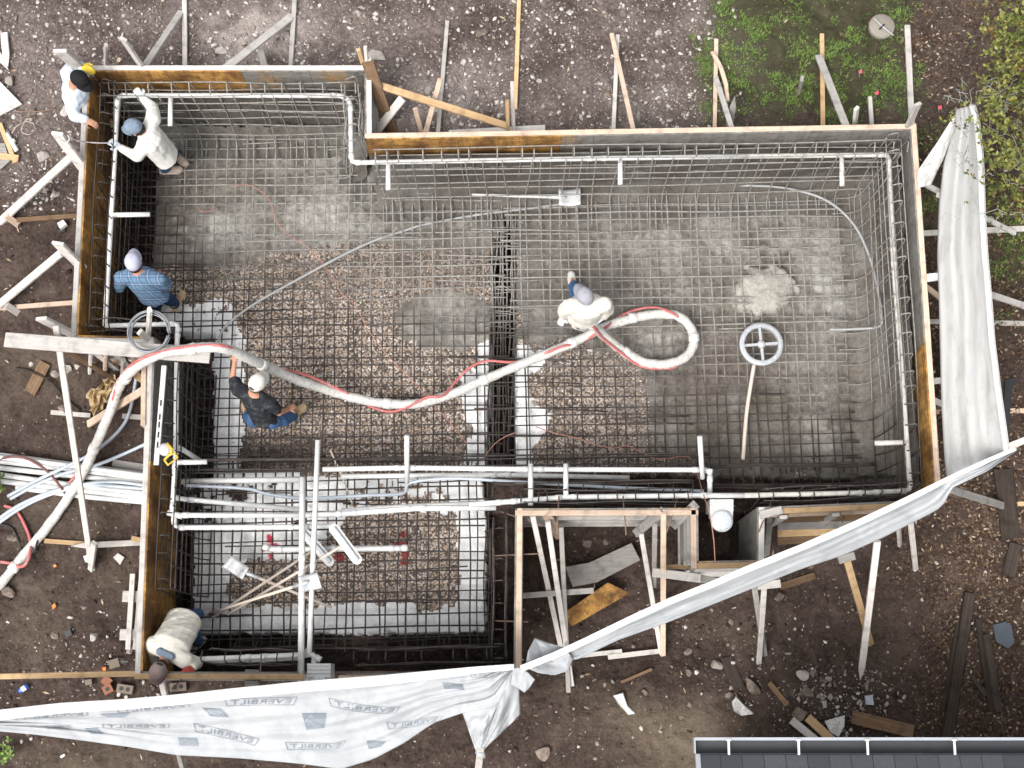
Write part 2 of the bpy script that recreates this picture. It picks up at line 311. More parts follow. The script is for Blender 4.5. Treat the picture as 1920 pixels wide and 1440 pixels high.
# plastic
pl = mw & ((qx < 452) & (qy > 636) & (qx > 380) | (qx < 442) & (qy > 572) & (qy < 648) & (w3 > -.12) | (qx > 893) & (qy > 645) & (w1 > -.2) | (qx > 868) & (qy > 700) & (qy < 790) | (qx > 872) & (qy > 815) | (qx < 330) & (qy > 560))
pl |= me_ & (qx < 1012+22*np.sin(qy/24.)) & (qy > 648) & (qx > 950)
pl |= mw & (PX > 440) & (PX < 560) & (PY > 885)
pl &= ~conc; cls[pl] = 3
strip = inpoly(PX, PY, [(330, 900), (575, 893), (575, 985), (330, 985)]) & (w1*1.3+w3 > .02); cls[strip & (cls == 0)] = 3
hole = inpoly(PX, PY, [(330, 622), (398, 622), (398, 905), (330, 905)]) & ~mw; cls[hole] = 0
zf = np.where(cls == 0, -1.93, -1.5); zf = np.where((cls == 0) & inpoly(PX, PY, [(890, 380), (990, 380), (990, 890), (890, 890)]), -2.75, zf)
zf = np.where((cls == 0) & inpoly(PX, PY, [(560, 880), (1720, 880), (1720, 960), (560, 960)]), -1.66, zf); zf = np.where((cls == 0) & inpoly(PX, PY, [(330, 898), (575, 893), (575, 985), (330, 985)]), -1.6, zf)
zf = np.where(strip, -1.57, zf); zf = zf+np.where(cls == 0, .09*(w1+w3), 0)+np.where(cls == 1, .05*w1+.05*w3, 0)+np.where(cls == 2, .018*w3, 0)+np.where(cls == 3, .035*w3+.03*w1, 0)
zf = zf+.55*smooth(PX, 1560, 1680)**1.5*(cls == 1)+.42*smooth(PY, 385, 320)**1.5*(cls == 1)*(PX > 690)+.42*smooth(PY, 290, 235)**1.5*(cls == 1)*(PX < 690)
zf = zf+.06*blob(PX, PY, 1240, 690, 400, 300)*0
grey = np.clip(.75*blob(qx, qy, 1350, 700, 260, 240)+.7*blob(qx, qy, 740, 480, 400, 60)+.8*smooth(qx, 1120, 1330)+.35*blob(qx, qy, 1080, 640, 90, 60)+.5*blob(qx, qy, 840, 600, 160, 100), 0, 1)*np.clip(.6+1.8*(w1+w3), 0, 1)
brown = np.clip(.9*blob(qx, qy, 1400, 720, 150, 190)+.75*blob(qx, qy, 400, 350, 110, 60)+.8*blob(qx, qy, 600, 510, 260, 40)+.5*blob(qx, qy, 1080, 520, 90, 80)+.5*blob(qx, qy, 1330, 850, 100, 60)+.6*blob(qx, qy, 830, 510, 110, 40), 0, 1)*np.clip(.65+2*(w2), 0, 1)
pale = np.clip(.7*blob(qx, qy, 620, 400, 120, 60)+.6*blob(qx, qy, 380, 430, 70, 40)+.5*blob(qx, qy, 1280, 560, 120, 60)+.5*blob(qx, qy, 1240, 650, 60, 40)+.9*blob(qx, qy, 1560, 540, 50, 60)+.8*blob(qx, qy, 1440, 460, 110, 35)+.7*blob(qx, qy, 1200, 450, 130, 35)+.6*blob(qx, qy, 560, 290, 90, 40)+.5*blob(qx, qy, 430, 440, 150, 50)+.6*blob(qx, qy, 840, 600, 80, 50)+.4*blob(qx, qy, 780, 420, 160, 40)+.5*blob(qx, qy, 1530, 820, 60, 40)+.5*blob(qx, qy, 1180, 660, 90, 30)+.5*smooth(qx, 1490, 1560)*blob(qx, qy, 1540, 680, 60, 200), 0, 1)*np.clip(.55+2.4*w2+1.5*w3, 0, 1)
mud = np.clip(.9*blob(qx, qy, 500, 840, 90, 60)+.75*blob(qx, qy, 470, 800, 60, 100)+.5*blob(qx, qy, 620, 850, 200, 40)+.35*blob(qx, qy, 560, 740, 70, 50), 0, 1)*np.clip(.7+2*w1, 0, 1)
red = np.zeros(X.shape)
for cx, cy, rx, ry in ((506, 1009, 7, 9), (510, 1022, 16, 5), (508, 1042, 7, 9), (496, 1030, 6, 6), (755, 1003, 8, 8), (752, 1020, 18, 6), (760, 1040, 9, 12), (757, 1054, 8, 7), (636, 1045, 12, 9)):
    red = np.maximum(red, blob(PX+w3*8, PY+w4*8, cx, cy, rx, ry))
wet = np.clip(1.0*smooth(PY, 420, 350)*(PX > 650)+.9*smooth(PX, 1545, 1600)*.7+1.0*smooth(PY, 300, 255)*(PX < 690)+.45*blob(qx, qy, 1120, 400, 300, 50)+.3*blob(qx, qy, 760, 400, 120, 60), 0, 1)*np.clip(.75+1.5*w2, 0, 1)  # damp concrete, plus shade by the walls painted into the colour
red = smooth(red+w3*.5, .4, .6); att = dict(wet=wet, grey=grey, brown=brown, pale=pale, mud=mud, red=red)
n2, n1_ = X.shape; idx = np.arange(X.size).reshape(n2, n1_)
qf = np.stack([idx[:-1, :-1], idx[:-1, 1:], idx[1:, 1:], idx[1:, :-1]], -1).reshape(-1, 4)
fx = (X[:-1, :-1]+X[1:, 1:]).ravel()/2; fy = (Y[:-1, :-1]+Y[1:, 1:]).ravel()/2
ok = inpoly(fx, fy, POOL); c4 = np.stack([cls[:-1, :-1], cls[:-1, 1:], cls[1:, 1:], cls[1:, :-1]], -1).reshape(-1, 4); fcl = c4.max(1)
VV = np.stack([X, Y, zf], -1).reshape(-1, 3)
g = G('pea_gravel', .85, .2); p = g.coord('Pos'); vo = g.n('TexVoronoi', Vector=p, Scale=44.0); sc = g.n('SeparateColor', Color=vo.outputs['Color'])
pc = g.ramp(sc.outputs[0], [(0, (.12, .095, .082)), (.2, (.30, .245, .205)), (.45, (.54, .435, .36)), (.58, (.54, .39, .25)), (.68, (.46, .375, .335)), (.88, (.66, .59, .53)), (1, (.8, .75, .70))])
pc = g.mix(g.ramp(vo.outputs['Distance'], [(.42, 0.), (.72, .85)]), pc, (.05, .04, .034))
pc = g.mix(g.math('MULTIPLY', g.attr('grey'), .8), pc, (.17, .155, .14)); pc = g.mix(g.math('MULTIPLY', g.attr('brown'), .7), pc, (.105, .08, .062)); pc = g.mix(g.math('MULTIPLY', g.attr('mud'), .75), pc, (.055, .04, .032)); pc = g.mix(g.math('MULTIPLY', g.attr('red'), .85), pc, (.30, .02, .025))
g.bump(g.math('SUBTRACT', 1.0, vo.outputs['Distance']), .8, .012); M['gravel'] = g.col(pc)
g = G('fresh_gunite', .8, .25); p = g.coord('Pos'); a = g.noise(p, 2.4, 7, .65); b = g.noise(p, 22, 6, .7)
a2 = g.noise(p, .9, 6, .62, .4); cc = g.ramp(a, [(.32, (.15, .138, .12)), (.5, (.235, .22, .195)), (.68, (.335, .32, .288))]); cc = g.mix(g.ramp(a2, [(.44, .7), (.56, 0.)]), cc, g.ramp(b, [(.3, (.09, .073, .058)), (.7, (.18, .15, .125))])); cc = g.mix(g.ramp(b, [(.3, .55), (.55, 0.)]), cc, (.085, .075, .065))
cc = g.mix(g.math('MULTIPLY', g.attr('brown'), .85), cc, g.ramp(b, [(.3, (.075, .058, .045)), (.7, (.17, .135, .108))])); cc = g.mix(g.math('MULTIPLY', g.attr('pale'), g.ramp(b, [(.3, .35), (.6, 1.)])), cc, (.50, .485, .445))
vo = g.n('TexVoronoi', Vector=p, Scale=46.0); cc = g.mix(g.math('MULTIPLY', g.attr('grey'), g.ramp(vo.outputs['Distance'], [(.1, .35), (.3, 0.)])), cc, (.30, .26, .21))
cc = g.mix(g.math('MULTIPLY', g.attr('wet'), .55), cc, (.045, .043, .038)); g.bump(g.math('ADD', g.math('MULTIPLY', a, .6), b), .8, .02); M['gunite'] = g.col(cc)  # darkens the base colour: damp concrete and painted wall shade together
g = G('white_poly_sheet', .45, .4); p = g.coord('Pos'); a = g.noise(p, 9, 6, .6, 1.2); b = g.noise(p, 45, 3, .6)
cc = g.ramp(a, [(.3, (.74, .74, .74)), (.6, (.93, .93, .93))]); cc = g.mix(g.ramp(b, [(.66, 0.), (.72, .85)]), cc, (.12, .09, .075)); d = g.noise(p, 5, 5, .7); cc = g.mix(g.ramp(d, [(.58, 0.), (.72, .6)]), cc, (.30, .26, .23)); cc = g.mix(g.attr('red'), cc, (.62, .03, .07))
g.bump(a, .5, .015); M['sheet'] = g.col(cc)
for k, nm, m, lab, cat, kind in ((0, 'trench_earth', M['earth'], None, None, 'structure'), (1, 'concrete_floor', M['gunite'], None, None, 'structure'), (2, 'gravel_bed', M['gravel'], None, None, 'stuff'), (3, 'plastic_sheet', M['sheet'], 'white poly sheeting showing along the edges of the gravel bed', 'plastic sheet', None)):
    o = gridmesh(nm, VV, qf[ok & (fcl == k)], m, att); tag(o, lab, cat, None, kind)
# banks of earth under the forms
mb = MB()
for i in range(len(POOL)):
    a = Vector((*POOL[i], 0)); b = Vector((*POOL[(i+1) % len(POOL)], 0)); L = (b-a).length; n = max(2, int(L/.12)); nrm = Vector(((b-a).y, -(b-a).x, 0)).normalized()
    for j in range(n):
        q = [a.lerp(b, (j+e)/n) for e in (0, 1)]
        h = [(.05*float(vnoise(p.x*5, p.y*5, 9))) for p in q]
        mb.add([q[0]+Vector((0, 0, -2.1))-nrm*h[0]*-1, q[1]+Vector((0, 0, -2.1))-nrm*h[1]*-1, q[1]+Vector((0, 0, -1.42)), q[0]+Vector((0, 0, -1.42))], [(0, 1, 2, 3)])
tag(mb.build('earth_bank', M['earth']), kind='structure')

# ---------------------------------------------------------------- forms round the pool
FORMS = [0]
def keep(p): return 0 if inpoly(np.array([p.x]), np.array([p.y]), POOL)[0] else 1
def outward(A, B):                                         # horizontal normal of A-B that points away from the pool
    d = (B-A).normalized(); n = Vector((d.y, -d.x, 0)); m = (A+B)/2+n*.12
    return -n if inpoly(np.array([m.x]), np.array([m.y]), POOL)[0] else n
def form(a, b, ply, label, out=1, zb=-1.5, plate='pale', wales=(-.02, -.38, -.78, -1.16), studs=0, splits=()):
    A = at(*a, 0); B = at(*b, 0); d = (B-A).normalized(); L = (B-A).length; n = outward(A, B)
    o = thing('formwork_wall', label, 'formwork', (A+B)/2+Vector((0, 0, zb)))
    FORMS[0] += 1; cuts = [0]+list(splits)+[1]
    for k in range(len(cuts)-1):                           # plywood, in sheets
        s, e = cuts[k]*L, cuts[k+1]*L; mb = MB(); c = A+d*(s+e)/2+n*(.009)+Vector((0, 0, (zb-.012)/2)); box(mb, c, d*((e-s)/2-.002), n*.009, Vector((0, 0, -(zb-.012)/2-.006)))
        mb.build('sheathing', M[ply if isinstance(ply, str) else ply[k]], o)
    for k, z in enumerate(wales):
        mt = plate if k == 0 else random.choice(['pale', 'greywood', 'pink', 'brown'] if studs else ['greywood', 'pale'])
        if zb > z-.05: continue
        e_ = d*(.079 if k == 0 else .0); z -= (.0035*(FORMS[0] % 3) if k == 0 else 0)
        q = timber_mesh('top_plate' if k == 0 else 'wale', A-e_*keep(A-d*.1+n*.05)+n*.05+Vector((0, 0, z)), B+e_*keep(B+d*.1+n*.05)+n*.05+Vector((0, 0, z)), .062 if k == 0 else .085, .04, M[mt], parent=o)
    for k in range(studs):
        p = A+d*L*(k+.5)/studs+n*.115; timber_mesh('stud', p+Vector((0, 0, -.05)), p+Vector((0, 0, zb)), .085, .04, M[random.choice(['pale', 'greywood'])], wdir=d, parent=o)
    return o
def timber_mesh(name, p1, p2, w, t, m, wdir=None, point=False, parent=None, taper=.0, bow=0.0):
    p1, p2 = Vector(p1), Vector(p2); d = p2-p1; L = d.length; d.normalize()
    if wdir is None:
        wdir = d.cross(Vector((0, 0, 1)))
        if wdir.length < .05: wdir = Vector((1, 0, 0))
    wdir = Vector(wdir); wdir = (wdir-d*wdir.dot(d)).normalized(); n = d.cross(wdir)
    if n.z < 0: n = -n; wdir = -wdir
    k = max(2, int(L/.25)+1); vs = []; fs = []; b = min(.006, t*.15)
    for i in range(k+1):
        f = i/k; s = 1.0; x = f*L-L/2; off = bow*math.sin(math.pi*f)
        if point and i == k: s = .12
        if point and i == k-1 and L > .3: x = L/2-min(.18, L*.4)
        W_, T_ = w/2*s*(1+random.uniform(-.03, .03)), t/2*(s if s < 1 else 1)
        vs += [(x, -W_, -T_+b), (x, -W_+b, -T_), (x, W_-b, -T_), (x, W_, -T_+b), (x, W_, T_-b), (x, W_-b, T_), (x, -W_+b, T_), (x, -W_, T_-b)]
        if off: vs[-8:] = [(q[0], q[1]+off, q[2]) for q in vs[-8:]]
    for i in range(k):
        for j in range(8): fs.append((i*8+j, (i+1)*8+j, (i+1)*8+(j+1) % 8, i*8+(j+1) % 8))
    fs += [tuple(range(8)), tuple(range(k*8, k*8+8))[::-1]]
    me = bpy.data.meshes.new(name); me.from_pydata(vs, [], [f[::-1] for f in fs]); me.update(); me.materials.append(m)
    o = bpy.data.objects.new(name, me); C.objects.link(o)
    Mx = Matrix((d, wdir, d.cross(wdir))).transposed().to_4x4(); Mx.translation = (p1+p2)/2
    if parent is not None: o.parent = parent; o.matrix_parent_inverse = Matrix.Translation(parent.location).inverted()
    o.matrix_world = Mx; o.matrix_basis = Mx
    return o
form(CORN['nw'], CORN['n2'], ['ply', 'ply2', 'ply2'], 'north form wall behind the reaching worker, its plywood orange on the left', -1, plate='pale', splits=(.55, .8))
form((683, 118), CORN['n3'], 'plygrey', 'short form wall stepping north beside the thick brown board', -1)
form(CORN['n3'], CORN['ne'], ['ply', 'ply', 'ply2', 'plygrey', 'plygrey'], 'long north form wall with orange plywood left and cement grey plywood right', -1, splits=(.17, .36, .42, .7), plate='pink')
form(CORN['ne'], CORN['se'], ['plygrey', 'ply2', 'ply'], 'east form wall beside the upright white tarp', -1, splits=(.42, .6), plate='pink')
form(CORN['s5'], (1715, 938), 'plygrey', 'south form wall running under the diagonal tarp, east of the skimmer box', 1, plate='fresh', wales=(-.02, -.3, -.62, -.95, -1.25), studs=3)
form(CORN['s2'], CORN['s1'], 'ply2', 'south form wall above the dark pit with the loose boards', 1, plate='pink', wales=(-.02, -.35, -.7, -1.05), studs=0)
form(CORN['s4'], CORN['s5'], 'plygrey', 'east side of the skimmer box form', 1, zb=-1.3)
form(CORN['s3'], CORN['s4'], 'ply2', 'low south side of the skimmer box form with orange plate', 1, zb=-1.3, plate='fresh')
form(CORN['s2'], CORN['s3'], 'plygrey', 'west side of the skimmer box form with four stacked wales', -1, zb=-1.3, plate='pink', wales=(-.02, -.3, -.6, -.9, -1.15))
form(CORN['s1'], CORN['ss'], 'ply2', 'east form wall of the spa beside the pit', -1, plate='pink', wales=(-.02, -.4, -.9))
form(CORN['ss'], (648, 1263), 'plygrey', 'south form wall of the spa, right of the skimmer gap', 1, zb=-1.4, plate='pink')
form((556, 1260), CORN['sw'], ['plygrey', 'plygrey'], 'south form wall of the spa that the stooping worker leans over', 1, zb=-1.4, plate='fresh', splits=(.5,))
form(CORN['sw'], CORN['w2'], ['ply', 'ply', 'plygrey'], 'west form wall of the spa, beside the bundle of white pipes', 1, splits=(.35, .62), plate='pale')
form(CORN['w2'], CORN['w1'], 'ply', 'short form wall under the coil of grey tube', 1, plate='pale', studs=4)
form(CORN['w1'], CORN['nw'], ['ply', 'ply'], 'west form wall with bright orange plywood and a cream plate', 1, splits=(.52,), plate='pale')

# lining of sprayed concrete on the north and east forms
def lining(a, b, z0, name='sprayed_concrete', out=-1, amp=.05, kind='structure', wet_shade=.85):
    A = at(*a, 0); B = at(*b, 0); d = (B-A).normalized(); L = (B-A).length; n = outward(A, B); k = int(L/.04); Vs = []; T = np.linspace(0, 1, 34)
    for i in range(k+1):
        s = L*i/k
        for t in T:
            z = z0+(-1.5-z0)*t; zt = z0-.22*float(fbm(s*1.1, 3.3, 61, 3)-.5)*(1-t)
            off = .02+.11*t+.35*max(0, (t-.72)/.28)**2+amp*(float(fbm(s*6, z*6, 62, 3))-.45)
            Vs.append(A+d*s-n*max(off, .004)+Vector((0, 0, z+(zt-z0))))
    Vs = np.array([tuple(v) for v in Vs]); ix = np.arange(len(Vs)).reshape(k+1, len(T)); fq = np.stack([ix[:-1, :-1], ix[:-1, 1:], ix[1:, 1:], ix[1:, :-1]], -1).reshape(-1, 4)
    zz = np.zeros(len(Vs)); o = gridmesh(name, Vs, fq, M['gunite'], dict(grey=zz, brown=zz+.12, pale=zz, red=zz, wet=zz+wet_shade)); tag(o, kind=kind)  # lining darkened all over: wall shadow painted in with the damp tone
lining((188, 137), (681, 137), -.55); lining((687, 266), (1703, 247), -.42); lining((1703, 250), (1745, 910), -.35, wet_shade=.55); lining((684, 140), (686, 262), -.5)

# ---------------------------------------------------------------- reinforcement
def bar(parent, pts, r=.0065, m='rebar', name='bar', stuff=False):
    mb = MB(); tube(mb, pts, r, 5); return mb.build(name, M[m], parent, True)
def poolframe(p): return Vector(p).dot(UX), Vector(p).dot(UY)
def uvz(u, v, z): return UX*u+UY*v+Vector((0, 0, z))
def mat_(name, label, lo, hi, z, du, dv, skip=None, jit=.016, r=.0084):
    u0, v0 = poolframe(at(*lo, z)); u1, v1 = poolframe(at(*hi, z)); u0, u1 = sorted((u0, u1)); v0, v1 = sorted((v0, v1))
    o = thing(name, label, 'rebar mat', uvz((u0+u1)/2, (v0+v1)/2, z))
    def clip(P, ax):                                       # cut a bar where it leaves the pool
        runs = []; cur = []
        for p in P:
            a, b = proj(p.x, p.y, z)
            if skip is None or skip(a, b): cur.append(p)
            else:
                if len(cur) > 2: runs.append(cur)
                cur = []
        if len(cur) > 2: runs.append(cur)
        return runs
    nu = int(round((u1-u0)/du)); nv = int(round((v1-v0)/dv))
    for i in range(nu+1):
        u = u0+(u1-u0)*i/nu+random.gauss(0, jit); sk_ = random.gauss(0, .012); a, b = v0-random.uniform(0, .12), v1+random.uniform(0, .12); ph = random.uniform(0, 6)
        P = [uvz(u+sk_*(t-.5)*2+.008*math.sin(ph+t*9), a+(b-a)*t, z+.012*math.sin(ph*2+t*14)+(0 if i % 3 else -.05)) for t in np.linspace(0, 1, 30)]
        for rr in clip(P, 0): bar(o, rr, r*random.uniform(.9, 1.35))
    for j in range(nv+1):
        v = v0+(v1-v0)*j/nv+random.gauss(0, jit); sk_ = random.gauss(0, .012); a, b = u0-random.uniform(0, .12), u1+random.uniform(0, .12); ph = random.uniform(0, 6)
        P = [uvz(a+(b-a)*t, v+sk_*(t-.5)*2+.008*math.sin(ph+t*9), z+.014+.012*math.sin(ph*2+t*14)+(0 if j % 3 else -.05)) for t in np.linspace(0, 1, 40)]
        for rr in clip(P, 1): bar(o, rr, r*random.uniform(.9, 1.35))
    # laps: short doubled bars
    for k in range(10):
        u = random.uniform(u0+.3, u1-.9); v = random.uniform(v0, v1); l = random.uniform(.5, 1.1); P = [uvz(u, v, z+.03), uvz(u+l*.5, v+random.uniform(-.015, .015), z+.035), uvz(u+l, v+random.uniform(-.03, .03), z+.03)]
        for rr in clip(P, 1):
            if len(rr) == 3: bar(o, rr, r)
    return o
IN = lambda grow=0: (lambda a, b: bool(inpoly(np.array([a]), np.array([b]), [(195, 190), (660, 190), (660, 318), (1665, 310), (1690, 900), (925, 905), (925, 1222), (335, 1230), (345, 640), (215, 630)])[0]))
mat_('rebar_mat', 'rebar mat over the gravel floor west of the dark trench', (225, 232), (948, 868), -1.36, .122, .122, IN())
mat_('rebar_mat', 'rebar mat over the grey floor east of the dark trench', (955, 330), (1600, 868), -1.36, .122, .122, IN())
mat_('rebar_mat', 'clean dark rebar mat over the white sheeted spa floor', (345, 882), (940, 1230), -1.28, .122, .122, IN(), r=.009)
def cage(a, b, label, out=1, z0=-.05, z1=-1.42, sp=.215, foot=.35, mats=(.075, .25), hs=.21, group=None, trim=.08):
    A = at(*a, 0); B = at(*b, 0); d = (B-A).normalized(); L = (B-A).length; n = -outward(A, B)
    o = thing('rebar_cage', label, 'rebar cage', (A+B)/2+n*.2+Vector((0, 0, z1)))
    for k, off in enumerate(mats):
        nh = int((z0-z1)/hs)
        for j in range(nh+1):
            z = z0-.02-(z0-z1)*j/nh*(1 if k == 0 else .98)+random.gauss(0, .012); ph = random.uniform(0, 6)
            bar(o, [A+d*(trim+(L-2*trim)*t)+n*(off+.01*math.sin(ph+8*t)+(.12*max(0, (j/nh-.75))*4 if k else 0))+Vector((0, 0, z+.012*math.sin(ph+11*t))) for t in np.linspace(0, 1, 26)], .0078)
        nv = max(2, int(L/sp))
        for i in range(nv+1):
            s = min(L-.05, max(.05, L*i/nv+random.gauss(0, .02)+(sp*.4 if k else 0))); l1, l2 = random.gauss(0, .03), random.gauss(0, .02)
            top = z0+random.uniform(-.03, .03)
            P = [A+d*(s+l1)+n*(off)+Vector((0, 0, top)), A+d*(s+l1*.5)+n*(off+l2*.3)+Vector((0, 0, (top+z1)/2)), A+d*s+n*(off+.03)+Vector((0, 0, z1+.25))]
            P += [A+d*s+n*(off+.12)+Vector((0, 0, z1+.06)), A+d*s+n*(off+foot)+Vector((0, 0, z1+.02))] if k else [A+d*s+n*(off+.03)+Vector((0, 0, z1))]
            if k == 0: P = [A+d*(s+l1)+n*(mats[1]-.02)+Vector((0, 0, top-.02)), A+d*(s+l1)+n*(off+.03)+Vector((0, 0, top+.01))]+P[1:]
            bar(o, spline(P, 4), .0082)
    return o
cage((172, 137), (681, 137), 'rebar cage inside the north form, above the reaching worker', -1)
cage((684, 140), (686, 262), 'rebar cage at the inner corner beside the short stepping form', -1)
cage((686, 264), (1704, 246), 'rebar cage along the long north form with three return stubs', -1)
cage((1704, 247), (1748, 918), 'slurry grey rebar cage along the east form', -1)
cage((968, 951), (1308, 949), 'rebar cage along the south form above the pit', -1, mats=(.06, .2), foot=.25)
cage((1421, 949), (1735, 936), 'rebar cage along the south form near the diagonal tarp', -1, mats=(.06, .2), foot=.4)
cage((960, 955), (958, 1250), 'dark rebar cage inside the east form of the spa', 1, mats=(.06, .2), foot=.1, z1=-1.45)
cage((650, 1257), (955, 1250), 'dark rebar cage along the spa form right of the lower skimmer', -1, mats=(.06, .22), foot=.1, z1=-1.45)
cage((378, 1256), (556, 1257), 'dark rebar cage along the spa form below the shovels', -1, mats=(.06, .22), foot=.1, z1=-1.45)
cage((272, 1120), (291, 640), 'dark rebar cage inside the west form of the spa', 1, mats=(.09, .26), foot=.1, z1=-1.45)
cage((150, 625), (290, 629), 'short rebar cage behind the coil of grey tube', -1, mats=(.06, .2), foot=.1)
cage((149, 624), (173, 139), 'rebar cage in front of the orange west form', 1, foot=.2, z1=-1.45)
# step between pool and spa: a dam-wall cage full of pipes
def damcage(y0, y1, x0, x1, label, z0, sp):
    o = thing('rebar_cage', label, 'rebar cage', at((x0+x1)/2, (y0+y1)/2, -1.4))
    for yy in (y0, y0+4, y1-5, y1):
        for z in (z0, z0-.28, z0-.6):
            ph = random.uniform(0, 6); bar(o, [at(x0+(x1-x0)*t, yy+1.5*math.sin(ph+t*7)-.012*(x1-x0)*t, z) for t in np.linspace(0, 1, 24)], .0075)
    k = int((x1-x0)/sp)
    for i in range(k+1):
        x = x0+(x1-x0)*i/k+random.gauss(0, 3)
        bar(o, [at(x, y0-2, z0-.9), at(x+2, y0, z0), at(x, y1, z0+.01), at(x+1, y1, z0-.9)], .0068)
damcage(862, 886, 335, 1330, 'rebar cage of the dam wall between pool and spa', -.75, 36)
damcage(905, 945, 925, 1300, 'upper rebar cage behind the pit form, full of white pipes', -.35, 38)
damcage(872, 915, 1335, 1640, 'slurry grey rebar cage south of the spoked ring', -.8, 38)
# starter bars fanned across the middle trench
o = thing('rebar_cage', 'dense double rebar over the dark trench in mid pool', 'rebar cage', at(943, 650, -1.5))
for i, x in enumerate((924, 931, 939, 944, 953, 961, 966)): bar(o, [at(x+random.gauss(0, 1.5)-.02*(y-400), y, -1.46+.02*(i % 2)) for y in range(395, 880, 40)], .011, 'rebar')
for k in range(20):
    y = random.uniform(400, 640); x = random.uniform(905, 930); l = random.uniform(25, 90); bar(o, [at(x, y, -1.4), at(x+l/2, y+random.uniform(-5, 5), -1.39), at(x+l, y+random.uniform(-6, 10), -1.4)], .006)
for k in range(9):
    y = 430+k*48; x = 840+random.uniform(-30, 60); bar(o, [at(x, y, -1.33), at(x+110, y+random.uniform(-2, 4), -1.33), at(x+random.uniform(180, 260), y+random.uniform(-2, 6), -1.33)], .009)
# ---------------------------------------------------------------- timbers: posts, kickers, ties, stakes
def P3(t):                                                 # (px, py, z) with z a height, or 'g' the ground, or ('g', dz)
    x, y, z = t
    return gat(x, y, .03) if z == 'g' else gat(x, y, z[1]) if isinstance(z, tuple) else at(x, y, z)
def timber(name, label, cat, p1, p2, w, m='pale', t=.04, group=None, wdir=None, point=False, bow=0):
    o = timber_mesh(name, P3(p1), P3(p2), w, t, M[m], wdir, point, None, 0, bow); return tag(o, label, cat, group)
EWx = (1, 0, 0); NSy = (0, 1, 0)
G1 = 'kickers and ties along the north form'; G2 = 'braces along the west form'; G3 = 'braces along the east form'; G4 = 'braces and posts south of the pool'
T = timber
# north
T('post', 'pale upright plank in front of the worker in the black cap', 'post', (112, 95, .78), (165, 142, -.1), .15, wdir=EWx, group=G1)
T('stake', 'short pale stake next to the northwest corner of the form', 'stake', (199, 84, -.15), (198, 130, -.7), .055, group=G1)
T('stake', 'tiny fresh stub just above the north form, third timber from the corner', 'stake', (223, 112, -.1), (223, 130, -.5), .05, 'pink', group=G1)
T('post', 'pale thick post leaning out over the north form left of the long kicker', 'post', (231, 73, .6), (268, 128, -.1), .09, wdir=(1, -.6, 0), group=G1)
T('brace', 'white kicker running up to the long tie at the top left', 'brace', (340, 22, 'g'), (272, 124, -.08), .08, group=G1)
T('tie', 'long pale tie leaving the top edge above the north form, left one', 'tie', (346, -20, 'g'), (347, 126, ('g', .05)), .058, group=G1)
T('tie', 'long pale tie leaving the top edge above the north form, right one', 'tie', (554, -20, 'g'), (545, 126, ('g', .05)), .055, group=G1)
T('brace', 'wide weathered kicker crossing the white rubble to the north form', 'brace', (548, 30, 'g'), (424, 128, -.08), .10, group=G1)
T('stake', 'pointed stake behind the north form under the wide kicker', 'stake', (498, 132, ('g', .1)), (488, 93, ('g', .25)), .075, group=G1, point=False)
T('post', 'wide brown board leaning in the notch of the stepping form', 'post', (690, 117, .2), (734, 247, -.75), .145, 'brown', .045, wdir=EWx, group=G1)
T('stake', 'fresh orange tip sticking up at the top of the stepping form', 'stake', (672, 93, .2), (681, 122, -.1), .045, 'fresh', group=G1)
T('stake', 'pale thin tip beside the orange one above the stepping form', 'stake', (685, 88, .2), (688, 122, -.1), .04, group=G1)
T('brace', 'long orange brown diagonal board crossing to the fresh upright', 'brace', (714, 161, -.15), (950, 236, -.6), .085, 'fresh', group=G1)
T('brace', 'wide pale plank leaning at the inner corner of the forms', 'brace', (755, 184, -.35), (702, 252, -.6), .10, group=G1)
T('stake', 'short pinkish stake right of the wide leaning plank', 'stake', (778, 203, -.4), (792, 254, -.75), .055, 'pink', group=G1)
T('brace', 'two tone kicker crossing under the orange diagonal board', 'brace', (826, 147, -.35), (796, 257, -.65), .062, 'pink', group=G1)
T('tie', 'slim pale tie on the rubble behind the orange diagonal board', 'tie', (839, 40, 'g'), (821, 252, ('g', .1)), .05, group=G1)
T('tie', 'very long fresh tie leaving the top edge in the middle', 'tie', (974, -20, 'g'), (966, 205, ('g', .04)), .052, 'fresh', group=G1)
T('stake', 'white stake standing at the foot of the long fresh tie', 'stake', (960, 152, -.25), (963, 252, -.5), .045, group=G1)
T('stake', 'fresh short stake beside the white stake in the middle of the north form', 'stake', (951, 188, -.1), (953, 254, -.5), .045, 'fresh', group=G1)
T('plank', 'pale board lying along the outside of the north form', 'plank', (842, 250, ('g', .1)), (1022, 240, ('g', .12)), .075, group=G1)
T('plank', 'second pale board lying by the notch of the north form', 'plank', (702, 256, ('g', .2)), (790, 255, ('g', .2)), .08, group=G1)
T('brace', 'narrow kicker crossing a tie into an X at the middle right of the north form', 'brace', (1147, 64, ('g', .1)), (1189, 250, -.3), .055, 'pink', group=G1)
T('tie', 'pale tie of the X right of the middle of the north form', 'tie', (1158, 66, 'g'), (1150, 250, ('g', .1)), .05, group=G1)
T('stake', 'grey pointed stake right of the X of timbers', 'stake', (1190, 250, -.75), (1199, 205, -.35), .07, 'greywood', group=G1, point=True)
T('tie', 'fresh pink tie at the left edge of the grass', 'tie', (1343, 74, 'g'), (1340, 245, ('g', .1)), .048, 'pink', group=G1)
T('brace', 'bent fresh lath leaning on the pink tie at the edge of the grass', 'brace', (1336, 98, ('g', .1)), (1364, 190, ('g', .25)), .05, 'pink', group=G1, bow=.05)
T('brace', 'pale kicker below the bent lath at the edge of the grass', 'brace', (1342, 145, ('g', .12)), (1373, 244, -.1), .06, group=G1)
